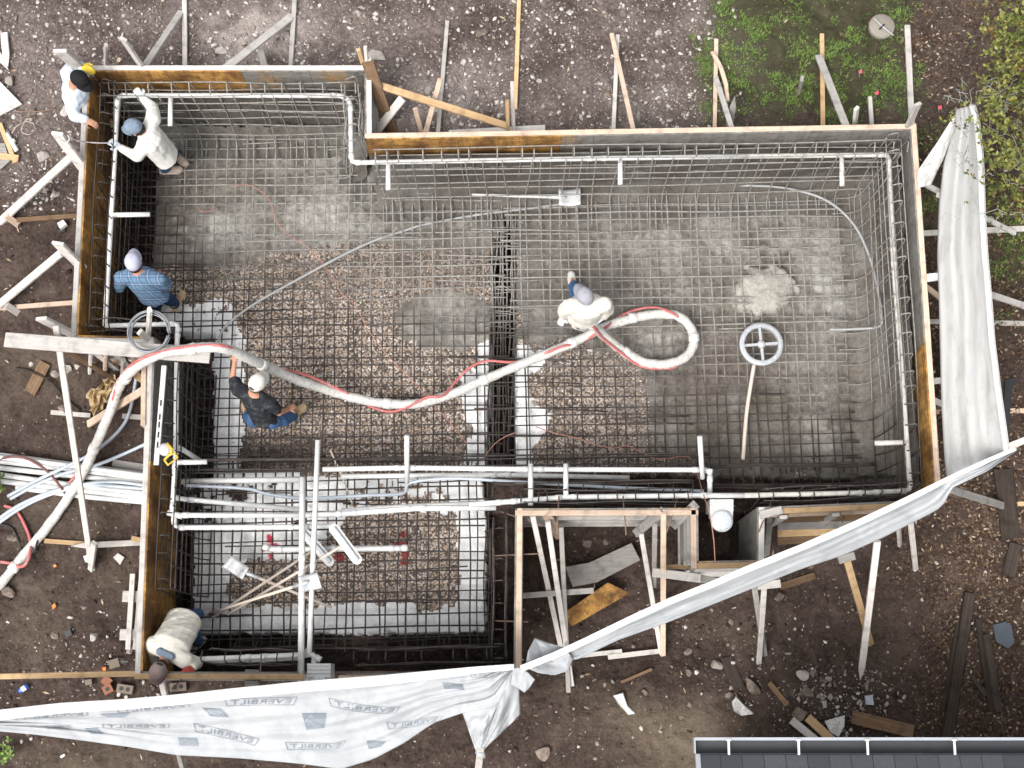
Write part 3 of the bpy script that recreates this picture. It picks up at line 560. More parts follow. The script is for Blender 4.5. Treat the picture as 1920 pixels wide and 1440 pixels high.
T('stake', 'grey pointed stake beside the kicker at the edge of the grass', 'stake', (1366, 246, -.7), (1378, 180, -.2), .075, 'greywood', group=G1, point=True)
T('tie', 'fresh tie lying straight across the grass', 'tie', (1541, 64, 'g'), (1543, 243, ('g', .08)), .055, 'fresh', group=G1)
T('brace', 'broad white kicker slanting across the grass', 'brace', (1535, 105, ('g', .08)), (1589, 243, -.05), .085, group=G1)
T('stake', 'stubby pale stake right of the broad white kicker', 'stake', (1606, 203, .1), (1601, 244, -.4), .065, group=G1)
T('stake', 'thin pale stake near the pink flags on the grass', 'stake', (1631, 182, -.4), (1635, 243, -.75), .045, group=G1)
T('tie', 'long white tie pointing up past the concrete lid', 'tie', (1701, 48, 'g'), (1710, 245, ('g', .1)), .07, group=G1)
T('post', 'white post leaning out over the northeast corner of the form', 'post', (1721, 195, .5), (1700, 243, -.1), .085, wdir=(1, .5, 0), group=G1)
T('stake', 'short grey block standing alone on the grass', 'stake', (1504, 147, -.45), (1497, 176, ('g', -.05)), .075, 'greywood', group=G1)
# east
T('tie', 'pale tie on the ground east of the form under the tarp, topmost', 'tie', (1722, 438, 'g'), (1935, 428, 'g'), .07, group=G3)
T('brace', 'pale kicker crossing the topmost east tie', 'brace', (1758, 365, -.1), (1903, 437, ('g', .08)), .06, group=G3)
T('brace', 'short pale brace below the loose tarp corner', 'brace', (1716, 335, -.1), (1765, 362, -.3), .06, group=G3)
T('brace', 'pale brace reaching the right edge below the moss', 'brace', (1850, 550, -.3), (1935, 578, ('g', .1)), .075, group=G3)
T('plank', 'pale board end beside the middle of the east form', 'plank', (1732, 522, -.05), (1772, 517, -.05), .09, group=G3)
T('brace', 'fresh short brace under the pale board end by the east form', 'brace', (1733, 535, -.2), (1765, 560, -.5), .06, 'pink', group=G3)
T('tie', 'pale tie on the ground east of the form, second from the top', 'tie', (1733, 603, 'g'), (1935, 607, 'g'), .06, group=G3)
T('brace', 'pale short board beside the east form above the third tie', 'brace', (1742, 716, -.1), (1775, 712, -.3), .07, group=G3)
T('brace', 'pale kicker stub just above the third east tie', 'brace', (1744, 748, -.1), (1790, 768, -.6), .07, group=G3)
T('tie', 'pinkish tie on the ground east of the form, third from the top', 'tie', (1746, 772, 'g'), (1935, 770, 'g'), .06, 'pink', group=G3)
T('brace', 'grey kicker leaving the southeast corner toward the right', 'brace', (1780, 917, -.05), (1880, 948, ('g', .1)), .085, 'greywood', group=G3)
T('tie', 'orange tie on the ground at the southeast corner', 'tie', (1752, 942, 'g'), (1935, 945, 'g'), .055, 'fresh', group=G3)
T('plank', 'small pale board on the leaves left of the rotten sleepers', 'plank', (1880, 842, 'g'), (1935, 820, 'g'), .08, group=G3)
# south
T('brace', 'white kicker in the pit, leftmost of three', 'brace', (999, 968, -.05), (1052, 1215, 'g'), .058, group=G4)
T('brace', 'white kicker in the pit, middle of three', 'brace', (1027, 978, -.1), (1072, 1285, ('g', .02)), .06, group=G4)
T('brace', 'grey kicker in the pit, rightmost of three and reaching furthest down', 'brace', (1052, 988, -.3), (1066, 1297, ('g', .02)), .055, 'greywood', group=G4)
T('post', 'tapering board end hanging at the left of the pit', 'post', (1024, 962, .0), (1049, 1006, -.7), .10, 'pink', wdir=(1, .4, 0), group=G4)
T('post', 'pale slanting board at the right side of the pit', 'post', (1243, 958, .0), (1192, 1000, -.6), .10, 'greywood', group=G4)
T('brace', 'fresh pink upright of the pit, right of the slanting board', 'brace', (1244, 962, .02), (1243, 1228, 'g'), .062, 'pink', group=G4)
T('brace', 'grey upright just left of the fresh pink one', 'brace', (1228, 980, -.3), (1226, 1100, -1.2), .055, 'greywood', group=G4)
T('brace', 'white brace slanting beside the fresh pink upright of the pit', 'brace', (1202, 1000, -.5), (1240, 1225, 'g'), .055, group=G4)
T('post', 'grey board slanting against the skimmer box form', 'post', (1304, 946, .03), (1262, 986, -.6), .10, 'greywood', group=G4)
T('plank', 'narrow white board bridging two kickers in the pit', 'plank', (980, 1117, -.95), (1113, 1107, -.95), .065, group=G4)
T('plank', 'wide white board across the bottom of the skimmer box braces', 'plank', (1223, 1073, -.7), (1313, 1084, -.7), .10, group=G4)
T('plank', 'fresh chewed lath above the wide white board', 'plank', (1242, 1063, -.85), (1318, 1062, -.85), .05, 'fresh', group=G4)
T('plank', 'pale lath on the mud under the diagonal tarp, left one', 'plank', (1060, 1232, 'g'), (1166, 1221, 'g'), .055, group=G4)
T('plank', 'pale lath on the mud under the diagonal tarp, right one', 'plank', (1140, 1232, 'g'), (1234, 1221, 'g'), .06, group=G4)
T('brace', 'grey board under the skimmer box form beside the tarp', 'brace', (1312, 1085, -.8), (1345, 1090, -.8), .085, 'greywood', group=G4)
T('brace', 'grey leg of the crossed pair below the diagonal tarp, left top', 'brace', (1412, 1085, -.1), (1434, 1228, 'g'), .06, 'greywood', group=G4)
T('brace', 'pale leg of the crossed pair below the diagonal tarp, right top', 'brace', (1434, 1085, -.1), (1423, 1243, 'g'), .06, group=G4)
T('plank', 'pale block at the head of the crossed pair of legs', 'plank', (1420, 1098, -.05), (1463, 1094, -.05), .09, group=G4)
T('plank', 'brown offcut on the mud right of the crossed pair', 'plank', (1462, 1100, 'g'), (1528, 1079, 'g'), .085, 'brown', group=G4)
T('brace', 'fresh yellow kicker meeting a pointed stake below the tarp', 'brace', (1588, 1050, -.2), (1633, 1208, 'g'), .075, 'fresh', group=G4)
T('stake', 'very long pointed pale stake leaning in the mud', 'stake', (1645, 1015, -.2), (1613, 1275, ('g', .05)), .075, 'pale', group=G4, point=True)
T('plank', 'grey block at the head of the fresh yellow kicker', 'plank', (1572, 1050, -.15), (1602, 1042, -.15), .09, 'greywood', group=G4)
T('brace', 'short pale leg below the tarp near the leaves', 'brace', (1684, 975, -.3), (1687, 1022, ('g', .03)), .055, group=G4)
T('brace', 'longer pale leg below the tarp near the leaves', 'brace', (1707, 975, -.3), (1717, 1068, ('g', .03)), .06, group=G4)
T('brace', 'grey square post standing beside the brown stacked boards', 'brace', (1443, 962, -.1), (1437, 1040, -1.3), .075, 'greywood', group=G4)
T('plank', 'pale board end at the head of the grey square post', 'plank', (1425, 966, .02), (1466, 956, .02), .09, group=G4)
for i, (y, m, l) in enumerate(((972, 'brown', 'uppermost brown board of the stack behind the tarp'), (987, 'greywood', 'grey board second in the stack behind the tarp'), (1000, 'fresh', 'orange board in the stack behind the tarp'), (1014, 'brown', 'brown board low in the stack behind the tarp'))):
    T('plank', l, 'plank', (1458, y, -.5-.22*i), (1625-24*i, y-4, -.5-.22*i), .085, m, group='boards stacked behind the diagonal tarp')
SL = 'rotten sleepers on the leaves at the lower right'
T('sleeper', 'thick rotten dark sleeper, the longest one', 'sleeper', (1818, 1112, 'g'), (1774, 1392, 'g'), .12, 'old', .09, SL)
T('sleeper', 'thin rotten strip left of the longest sleeper', 'sleeper', (1796, 1170, 'g'), (1767, 1335, 'g'), .045, 'old', .05, SL)
T('sleeper', 'rotten dark sleeper right of the longest one', 'sleeper', (1833, 1160, 'g'), (1858, 1335, 'g'), .06, 'old', .06, SL)
T('sleeper', 'wide rotten sleeper nearest the blue slate', 'sleeper', (1848, 1190, 'g'), (1871, 1335, 'g'), .09, 'old', .08, SL)
T('sleeper', 'short split of rotten wood between the sleepers', 'sleeper', (1822, 1268, 'g'), (1848, 1305, 'g'), .05, 'old', .05, SL)
T('sleeper', 'flat dark board half buried above the sleepers', 'sleeper', (1880, 880, 'g'), (1895, 1010, 'g'), .22, 'old', .05, SL)
T('sleeper', 'dark board in the leaves at the right edge', 'sleeper', (1905, 1020, 'g'), (1890, 1080, 'g'), .15, 'old', .05, SL)
T('plank', 'grey brown plank lying just above the roof gutter', 'plank', (1597, 1344, 'g'), (1713, 1372, 'g'), .155, 'brown', .03, G4)
T('plank', 'fresh sawn offcut leaning on the brown stone', 'plank', (1514, 1345, ('g', .06)), (1560, 1388, ('g', .06)), .10, 'fresh', .05, G4)
T('plank', 'weathered plank left of the fresh sawn offcut', 'plank', (1484, 1350, 'g'), (1535, 1392, 'g'), .09, 'pale', .03, G4)
T('plank', 'dark half buried board between the two big stones', 'plank', (1363, 1233, 'g'), (1386, 1292, 'g'), .14, 'old', .03, G4)
T('plank', 'splintered brown board above the fresh sawn offcut', 'plank', (1442, 1280, 'g'), (1476, 1322, 'g'), .06, 'brown', .03, G4)
T('plank', 'thin rust brown lath on the mud right of the knotted tarp', 'plank', (1165, 1279, 'g'), (1222, 1255, 'g'), .035, 'brown', .02, G4)
T('stake', 'tarp stake at the bottom edge under the hanging bag of plastic', 'stake', (901, 1405, .1), (894, 1470, -1), .075, group=G4)
T('stake', 'thin stake below the printed tarp at the bottom edge', 'stake', (334, 1408, 0), (345, 1450, -1), .06, 'greywood', group=G4)
T('stake', 'pale stub below the form under the cap of the stooping worker', 'stake', (303, 1274, -.6), (311, 1312, -1.4), .085, group=G4)
T('stake', 'thick wood block standing below the spa form', 'stake', (472, 1266, -.15), (474, 1295, -1.2), .15, 'greywood', .12, wdir=EWx, group=G4)
T('plank', 'long fresh board running from the left edge along the spa form', 'plank', (-30, 1269, -.12), (262, 1263, -.05), .062, 'fresh', .05, G4)
# west
T('post', 'pale upright plank with a loop of rope west of the reaching worker', 'post', (107, 250, .6), (158, 318, -.2), .14, wdir=(1, -.2, 0), group=G2)
T('brace', 'broad white kicker below the roped plank', 'brace', (141, 287, -.05), (0, 416, 'g'), .095, group=G2)
T('tie', 'old brown tie on the ground below the broad white kicker', 'tie', (-30, 417, 'g'), (152, 404, ('g', .05)), .055, 'brown', group=G2)
T('stake', 'short brown stake head at the left end of the old brown tie', 'stake', (12, 405, ('g', .15)), (35, 422, ('g', 0)), .08, 'pink', group=G2)
T('post', 'pale upright plank west of the plaid worker', 'post', (108, 456, .5), (152, 500, -.2), .14, wdir=(1, -.2, 0), group=G2)
T('brace', 'broad white kicker west of the plaid worker', 'brace', (115, 474, -.05), (-10, 578, 'g'), .09, group=G2)
T('tie', 'pinkish tie on the ground west of the plaid worker', 'tie', (-30, 580, 'g'), (143, 567, ('g', .05)), .055, 'pink', group=G2)
T('stake', 'round ended stake across the pinkish tie', 'stake', (12, 572, ('g', .15)), (34, 587, ('g', 0)), .085, 'pale', group=G2)
T('post', 'pale upright plank just above the white beam', 'post', (77, 597, .4), (142, 630, -.2), .14, wdir=(1, 0, 0), group=G2)
T('beam', 'big white beam cantilevered over the west form', 'beam', (10, 637, .42), (394, 667, .42), .165, 'pale', .045)
T('post', 'square pale post through the coil of grey tube', 'post', (281, 580, .75), (277, 642, -.2), .065, group=G2)
T('brace', 'pale block beside the coil of grey tube', 'brace', (262, 622, .35), (278, 636, .1), .075, group=G2)
T('brace', 'very long slim pole crossing the white hose', 'brace', (105, 610, .35), (173, 1068, ('g', .04)), .07, group=G2)
T('brace', 'brown lower brace under the white beam', 'brace', (118, 655, -.5), (222, 716, -1.2), .05, 'brown', group=G2)
T('stud', 'pale upright under the white beam, left one', 'stud', (171, 650, -.1), (168, 698, -1.2), .055, group=G2)
T('stud', 'pale upright under the white beam, middle one', 'stud', (199, 650, -.1), (196, 700, -1.2), .055, 'pink', group=G2)
T('stud', 'grey upright under the white beam, right one', 'stud', (232, 675, -.3), (228, 730, -1.3), .06, 'greywood', group=G2)
T('plank', 'pale lath on the mud behind the torn paper', 'plank', (96, 773, 'g'), (170, 779, 'g'), .055, group=G2)
T('plank', 'pale lath on the mud between the hose and the spa form', 'plank', (230, 780, 'g'), (278, 783, 'g'), .06, group=G2)
T('plank', 'brown wet board on the mud left of the long slim pole', 'plank', (85, 680, 'g'), (56, 737, 'g'), .15, 'brown', .03, G2)
T('brace', 'fresh offcut poking out above the white hose', 'brace', (254, 702, -.2), (276, 718, -.3), .085, 'fresh', group=G2)
T('brace', 'brown kicker from the spa form to the torn paper', 'brace', (274, 728, -.1), (166, 795, ('g', .1)), .085, 'pink', group=G2)
T('plank', 'grey plank lying above the bundle of white pipes', 'plank', (212, 868, 'g'), (278, 878, 'g'), .09, 'greywood', .04, G2)
T('plank', 'pink board standing against the outside of the spa form', 'plank', (272, 690, -.05), (271, 800, -.05), .055, 'pink', .14, G2)
T('plank', 'fresh lath end low against the spa form', 'plank', (273, 948, -.1), (271, 975, -.1), .05, 'pink', .1, G2)
T('plank', 'fresh lath on the mud left of the long slim pole foot', 'plank', (84, 1014, 'g'), (166, 1020, 'g'), .055, 'fresh', group=G2)
T('stake', 'pale pointed stake lying at the foot of the long slim pole', 'stake', (268, 1017, ('g', .06)), (133, 1024, ('g', .06)), .07, group=G2, point=True)
T('stake', 'short pale stake at the foot of the long slim pole', 'stake', (177, 1018, -.9), (170, 1068, 'g'), .07, group=G2)
T('plank', 'fresh offcut lying on the pointed stake', 'plank', (247, 1009, ('g', .1)), (269, 1014, ('g', .1)), .06, 'fresh', group=G2)
o = thing('pallet', 'pale broken pallet lying by the spa form', 'pallet', gat(248, 1150, 0), G2)
for a, b, w in (((249, 1076, ('g', .12)), (240, 1218, ('g', .12)), .06), ((265, 1090, ('g', .12)), (254, 1218, ('g', .12)), .065), ((230, 1118, ('g', .07)), (264, 1119, ('g', .07)), .13), ((225, 1190, ('g', .07)), (260, 1190, ('g', .07)), .13)):
    timber_mesh('slat', P3(a), P3(b), w, .03, M['pale'], parent=o)
T('stake', 'pointed stake lying at the left edge near the top, upper one', 'stake', (8, 62, ('g', .05)), (14, 130, ('g', .02)), .085, group='lumber scraps in the northwest corner', point=True)
T('stake', 'pointed stake lying at the left edge near the top, lower one', 'stake', (-14, 85, ('g', .05)), (16, 132, ('g', .02)), .075, group='lumber scraps in the northwest corner', point=True)
T('plank', 'fresh lath near the white pipe fitting at the left edge', 'plank', (0, 232, 'g'), (29, 305, 'g'), .055, 'fresh', group='lumber scraps in the northwest corner')
T('plank', 'fresh block end under the fresh lath at the left edge', 'plank', (-5, 292, 'g'), (35, 297, 'g'), .08, 'fresh', group='lumber scraps in the northwest corner')
def sheet(name, label, cat, pts, th, m, dz=.03, group=None):
    mb = MB(); slab(mb, [gat(x, y, dz) if not isinstance(dz, (list, tuple)) else gat(x, y, dz[i]) for i, (x, y) in enumerate(pts)], th); return tag(mb.build(name, M[m]), label, cat, group)
sheet('board', 'pale square board at the left edge beside a white stone', 'board', [(-60, 180), (-5, 148), (41, 195), (-3, 218), (-60, 240)], .02, 'pale', .06)
sheet('board', 'grey ply scrap at the left edge below the fresh lath', 'board', [(-40, 270), (8, 268), (18, 302), (0, 318), (-40, 330)], .02, 'greywood', .05)
sheet('board', 'bent grey board lying in the pit', 'board', [(1060, 1063), (1105, 1055), (1184, 1018), (1200, 1050), (1120, 1091), (1074, 1100)], .02, 'greywood', .16)
sheet('board', 'orange brown strand board lying in the pit', 'board', [(1052, 1153), (1140, 1092), (1181, 1112), (1073, 1174)], .018, 'ply', .2)
sheet('slate', 'blue grey slab of slate on the leaves', 'slate', [(1862, 1172), (1885, 1166), (1896, 1172), (1902, 1205), (1890, 1216), (1868, 1203)], .04, 'slate', .06)
sheet('tile', 'small pale square tile on the mud below the white pipes', 'tile', [(212, 1045), (221, 1037), (233, 1045), (225, 1059)], .02, 'pale', .04)
sheet('rag', 'crumpled white plastic scrap on the mud right of the knotted tarp', 'plastic scrap', [(1150, 1305), (1167, 1300), (1176, 1325), (1190, 1338), (1178, 1340), (1160, 1322)], .02, 'rag', [.05, .12, .06, .04, .03, .1])
sheet('rag', 'white plastic scrap below the big stones', 'plastic scrap', [(1372, 1318), (1380, 1308), (1396, 1325), (1412, 1339), (1390, 1342), (1376, 1334)], .02, 'rag', [.05, .14, .06, .04, .03, .1])
sheet('rag', 'white plastic scrap beside the fresh sawn offcut', 'plastic scrap', [(1546, 1352), (1584, 1341), (1583, 1362), (1572, 1382), (1556, 1372)], .02, 'rag', [.03, .12, .1, .05, .1])
sheet('rag', 'small white plastic scrap on the mud in the lower left', 'plastic scrap', [(156, 1043), (164, 1040), (170, 1056), (160, 1054)], .015, 'rag', [.03, .08, .06, .03])
sheet('rag', 'little white scrap at the bottom left below the printed tarp', 'plastic scrap', [(112, 1418), (121, 1413), (122, 1417), (115, 1422)], .015, 'rag', .05)
sheet('sponge', 'small turquoise block on the mud in the lower right', 'sponge', [(1622, 1305), (1636, 1303), (1639, 1322), (1624, 1321)], .06, 'bluepipe', .07)
sheet('tarpaper', 'black plastic film on the leaves right of the upright tarp', 'black film', [(1885, 712), (1908, 706), (1898, 730), (1890, 815), (1880, 800), (1882, 740)], .01, 'black', .04)
# torn paper bag
mb = MB(); vs = []; k = 9; q = [(158, 742), (212, 700), (222, 735), (178, 782)]
for i in range(k):
    for j in range(k):
        s, t = i/(k-1), j/(k-1); x = (q[0][0]*(1-s)+q[1][0]*s)*(1-t)+(q[3][0]*(1-s)+q[2][0]*s)*t; y = (q[0][1]*(1-s)+q[1][1]*s)*(1-t)+(q[3][1]*(1-s)+q[2][1]*s)*t
        vs.append(gat(x+random.uniform(-4, 4), y+random.uniform(-4, 4), random.uniform(.05, .22)))
mb.add(vs, [(i*k+j, i*k+j+1, (i+1)*k+j+1, (i+1)*k+j) for i in range(k-1) for j in range(k-1)]); tag(mb.build('paper_bag', M['paper']), 'torn yellow kraft paper bag crumpled by the white hose', 'paper bag')

# ---------------------------------------------------------------- pipes
PR = .0295
def pipe(name, label, cat, runs, m='pvc', r=PR, group=None, part='stub', n=8, smooth_=False):
    o = None
    for k, run in enumerate(runs):
        pts = [P3(p) for p in run]; Q = []
        if smooth_: Q = spline(pts, 8)
        else:                                              # square bends with a short radius
            for i, p in enumerate(pts):
                if 0 < i < len(pts)-1:
                    a = (pts[i-1]-p); b = (pts[i+1]-p); e = min(.06, a.length*.4, b.length*.4); a = p+a.normalized()*e; b = p+b.normalized()*e
                    Q += [a, (a+b)/2*.4+p*.6 if False else (a*.25+b*.25+p*.5), b]
                else: Q.append(p)
        mb = MB(); tube(mb, Q, r, n)
        if not smooth_:                                    # socket collars at bends and ends
            for i, p in enumerate(pts[1:-1]):
                for e in (pts[i]-p, pts[i+2]-p):
                    d = e.normalized(); tube(mb, [p+d*.05, p+d*.12], r*1.16, n)
        q = mb.build(name if o is None else part, M[m], o, True)
        if o is None: o = tag(q, label, cat, group)
    return o
zt = -.2
pipe('pvc_pipe', 'white return pipe along the west and north forms, three stubs pointing into the pool', 'pipe', [[(197, 612, zt), (221, 179, zt), (640, 179, zt), (657, 190, zt), (659, 305, zt), (1120, 297, zt), (1400, 293, zt)], [(320, 181, zt), (319, 236, zt-.02)], [(728, 304, zt), (728, 356, zt-.02)], [(1163, 297, zt), (1163, 346, zt-.02)], [(204, 403, zt), (281, 402, zt-.02)]])
pipe('pvc_pipe', 'slurry splashed pipe turning round the northeast corner of the pool', 'pipe', [[(1400, 293, zt), (1666, 290, zt), (1675, 480, zt), (1707, 920, zt), (1630, 924, zt), (1395, 929, zt)], [(1578, 291, zt), (1579, 349, zt-.03)], [(1702, 829, zt), (1640, 831, zt-.03)]], 'pvcgrey')
pipe('pvc_pipe', 'white pipe along the south form of the pool above the pit', 'pipe', [[(1395, 929, zt), (1306, 929, zt), (1062, 932, zt), (950, 941, zt), (880, 946, zt-.05)], [(1061, 930, zt), (1061, 870, zt)], [(995, 948, zt+.02), (995, 870, zt)]], 'pvc', .0295)
pipe('pvc_pipe', 'white pipe dropping from the coil of grey tube down the spa form', 'pipe', [[(197, 611, zt), (335, 607, zt), (332, 640, zt), (329, 860, zt), (323, 963, zt), (334, 966, zt), (565, 966, zt)], [(330, 867, zt), (388, 866, zt)], [(334, 838, zt-.1), (372, 862, zt-.5)]])
pipe('pvc_pipe', 'white pipe crossing the spa just above the shovels', 'pipe', [[(326, 965, zt), (327, 989, zt-.1), (560, 988, zt-.1), (625, 986, zt-.1)]])
pipe('pvc_pipe', 'long white pipe along the dam wall ending at the skimmer', 'pipe', [[(605, 880, -.5), (760, 877, -.5), (1000, 880, -.5), (1318, 881, -.45), (1331, 884, -.4), (1331, 926, -.35)], [(596, 825, .1), (586, 1075, -.15), (580, 1225, -.2)], [(763, 817, -.1), (763, 905, -.6)], [(1312, 818, -.1), (1317, 897, -.4)]])
pipe('pvc_pipe', 'thick white pipe behind the dam wall cage, left side', 'pipe', [[(338, 903, -.85), (565, 899, -.85)]], r=.036)
pipe('pvc_pipe', 'second thick white pipe lower in the dam wall', 'pipe', [[(640, 893, -.85), (940, 890, -.85), (1180, 896, -.85)]], r=.03)
pipe('pvc_pipe', 'white pipe sagging at a slant from the spa corner', 'pipe', [[(334, 934, -.5), (345, 936, -.5), (560, 955, -.5)]], r=.029)
pipe('pvc_pipe', 'white pipe running east across the top of the spa', 'pipe', [[(568, 966, -.4), (650, 963, -.4), (780, 953, -.35), (930, 952, -.3)]], r=.033)
pipe('pvc_pipe', 'white pipe lying under the top pipe of the spa', 'pipe', [[(640, 958, -.8), (700, 953, -.8), (900, 943, -.6)]], r=.029)
pipe('pvc_pipe', 'upright looking white riser crossing the whole spa, left of two', 'pipe', [[(567, 895, -.1), (566, 1060, -.15), (564, 1290, -.2)]], r=.036)
pipe('pvc_pipe', 'white suction pipe over the red paint marks in the spa', 'pipe', [[(493, 1024, -1.15), (512, 1030, -1.2), (640, 1029, -1.2), (748, 1028, -1.2), (764, 1027, -1.1)]], r=.036)
pipe('pvc_pipe', 'pair of white pipes feeding the lower skimmer, upper one', 'pipe', [[(372, 1236, -.3), (480, 1232, -.3), (584, 1227, -.3), (589, 1230, -.3), (589, 1247, -.35)]], r=.03)
pipe('pvc_pipe', 'pair of white pipes feeding the lower skimmer, lower one', 'pipe', [[(372, 1239, -.4), (480, 1238, -.4), (560, 1234, -.4)]], r=.028)
pipe('conduit', 'pale conduit slanting through the dam wall toward the skimmer', 'conduit', [[(600, 934, -.7), (690, 929, -.7), (755, 925, -.75), (770, 905, -.75), (850, 897, -.7), (960, 903, -.65), (1130, 913, -.6), (1320, 921, -.5)]], 'bluepipe', .02, smooth_=True)
pipe('conduit', 'pale conduit looping down behind the dam wall cage', 'conduit', [[(345, 910, -.75), (460, 916, -.75), (500, 926, -.75), (560, 934, -.7), (640, 933, -.7)]], 'bluepipe', .02, smooth_=True)
pipe('conduit', 'long grey conduit arching across the pool floor to the east wall', 'conduit', [[(408, 650, -1.4), (414, 625, -1.3), (432, 603, -1.25), (480, 568, -1.25), (560, 523, -1.25), (640, 480, -1.27), (700, 452, -1.33), (760, 432, -1.4), (800, 420, -1.42), (900, 402, -1.42), (1000, 390, -1.42), (1100, 376, -1.42), (1200, 364, -1.4), (1300, 352, -1.36), (1400, 348, -1.3), (1480, 354, -1.25), (1550, 376, -1.2), (1600, 420, -1.12), (1630, 480, -1.07), (1645, 540, -1.06), (1653, 590, -1.05), (1648, 612, -1.08), (1600, 617, -1.15), (1556, 618, -1.2)]], 'conduit', .0155, smooth_=True)
W1 = [((0, 853), (278, 890), 11), ((0, 866), (278, 899), 10), ((0, 878), (278, 906), 10), ((0, 890), (276, 926), 11), ((20, 905), (276, 934), 10), ((60, 918), (268, 941), 11), ((0, 858), (276, 893), 10)]
BL = ('topmost white pipe of the bundle beside the spa form', 'second white pipe from the top of the bundle', 'third white pipe from the top of the bundle', 'white pipe just below the blue conduits of the bundle', 'next to lowest white pipe of the bundle', 'lowest white pipe of the bundle, with an elbow end', 'white pipe lying on top of the bundle')
for i, ((a, b, w), l) in enumerate(zip(W1, BL)):
    p1 = (a[0]-30, a[1]-4, ('g', .07+.0*i+(.085 if i == 6 else 0))); p2 = (b[0]+12, b[1]+1, ('g', .08+(.085 if i == 6 else 0)))
    pipe('pvc_pipe', l, 'pipe', [[p1, ((a[0]+b[0])/2, (a[1]+b[1])/2+random.uniform(-2, 2), ('g', .08+(.085 if i == 6 else 0))), p2]], r=.032, group='bundle of white pipes at the left edge', smooth_=True)
BB = 'blue conduits at the left edge'
pipe('conduit', 'pale blue conduit running straight into the spa form below its bundle mates', 'conduit', [[(-20, 985, ('g', .05)), (40, 945, ('g', .1)), (110, 918, ('g', .16)), (170, 906, ('g', .17)), (220, 904, ('g', .17)), (280, 911, ('g', .17))]], 'bluepipe', .022, BB, smooth_=True)
pipe('conduit', 'lower pale blue conduit of the pair at the left edge', 'conduit', [[(-20, 993, ('g', .05)), (40, 952, ('g', .1)), (100, 925, ('g', .16)), (170, 910, ('g', .17)), (280, 917, ('g', .17))]], 'bluepipe', .022, BB, smooth_=True)
pipe('conduit', 'blue grey conduit curving up to the middle of the spa form', 'conduit', [[(20, 935, ('g', .05)), (70, 908, ('g', .2)), (120, 888, ('g', .22)), (180, 872, ('g', .22)), (230, 852, ('g', .1)), (282, 828, ('g', .1))]], 'bluepipe', .021, BB, smooth_=True)
pipe('conduit', 'blue grey conduit curving sharply up beside the white hose', 'conduit', [[(15, 930, ('g', .1)), (70, 900, ('g', .25)), (130, 872, ('g', .28)), (180, 845, ('g', .2)), (225, 805, ('g', .08)), (245, 765, ('g', .08)), (258, 690, ('g', .2)), (262, 660, -.5)]], 'bluepipe', .021, BB, smooth_=True)
pipe('pipe_fitting', 'white pipe tee with a blue valve lying at the left edge', 'pipe fitting', [[(13, 250, 'g'), (32, 283, 'g')], [(20, 268, ('g', .05)), (28, 262, ('g', .05))]], r=.03)
# hoses
HZ = [(-30, 1122, ('g', .08)), (0, 1097, ('g', .08)), (45, 1040, ('g', .08)), (100, 972, ('g', .1)), (150, 897, ('g', .2)), (180, 835, ('g', .4)), (207, 770, -.55), (222, 728, -.25), (245, 697, .1), (290, 668, .5), (345, 655, .53), (400, 651, .53), (440, 660, .3), (500, 688, -.3), (560, 713, -.75), (620, 733, -1.1), (680, 750, -1.2), (740, 758, -1.22), (790, 755, -1.22), (850, 738, -1.22), (900, 716, -1.22), (960, 690, -1.22), (1020, 665, -1.22), (1080, 640, -1.22), (1130, 615, -1.2), (1180, 598, -1.2), (1230, 589, -1.22), (1272, 594, -1.22), (1297, 618, -1.22), (1300, 648, -1.22), (1280, 673, -1.22), (1245, 683, -1.22), (1205, 678, -1.22), (1165, 655, -1.15), (1135, 632, -1.0), (1115, 612, -.8), (1104, 600, -.66), (1088, 592, -.72), (1072, 589, -.72)]
o = thing('concrete_hose', 'thick white concrete hose snaking over the form to the worker in the middle', 'hose', P3(HZ[20]))
Q = spline([P3(p) for p in HZ], 8); Q = [q+Vector((random.gauss(0, .0025), random.gauss(0, .0025), random.gauss(0, .002)+.012*math.sin(i*.21))) for i, q in enumerate(Q)]; mb = MB(); tube(mb, Q, [.057+.0022*math.sin(i*.9)+random.uniform(-.0012, .0012) for i in range(len(Q))], 12); mb.build('hose', M['hose'], o, True)
for t in (.045, .13, .2, .27, .34, .44, .53, .6, .66, .75, .86, .93):
    i = int(t*len(Q)); d = (Q[i+1]-Q[i]).normalized(); mb = MB(); tube(mb, [Q[i]-d*.05, Q[i]-d*.045, Q[i]+d*.045, Q[i]+d*.05], [.058, .066, .066, .058], 12); mb.build('coupling', M['rag'], o, True)
mb = MB(); tube(mb, [P3((1074, 590, -.72)), P3((1062, 594, -.72)), P3((1051, 603, -.72))], [.05, .04, .028], 10); mb.build('nozzle', M['steel'], o, True)
RZ = [(130, 905, ('g', .25)), (160, 868, ('g', .3)), (190, 815, ('g', .4)), (207, 765, -.5), (222, 715, -.1), (242, 688, .2), (275, 668, .55), (330, 653, .58), (385, 647, .58), (425, 650, .5), (470, 668, 0), (520, 690, -.5), (570, 702, -.8), (610, 718, -1.0), (650, 737, -1.12), (690, 760, -1.22), (730, 772, -1.24), (765, 763, -1.2), (800, 745, -1.12), (830, 742, -1.12), (852, 718, -1.22), (880, 690, -1.24), (912, 677, -1.24), (960, 679, -1.24), (1000, 672, -1.22), (1050, 651, -1.14), (1090, 641, -1.2), (1130, 618, -1.12), (1165, 592, -1.22), (1200, 579, -1.22), (1232, 577, -1.24), (1262, 588, -1.12), (1288, 610, -1.3), (1296, 645, -1.3), (1272, 684, -1.24), (1240, 691, -1.22), (1200, 686, -1.22), (1165, 662, -1.1), (1130, 634, -.9), (1108, 608, -.6), (1080, 590, -.55), (1062, 598, -.55)]
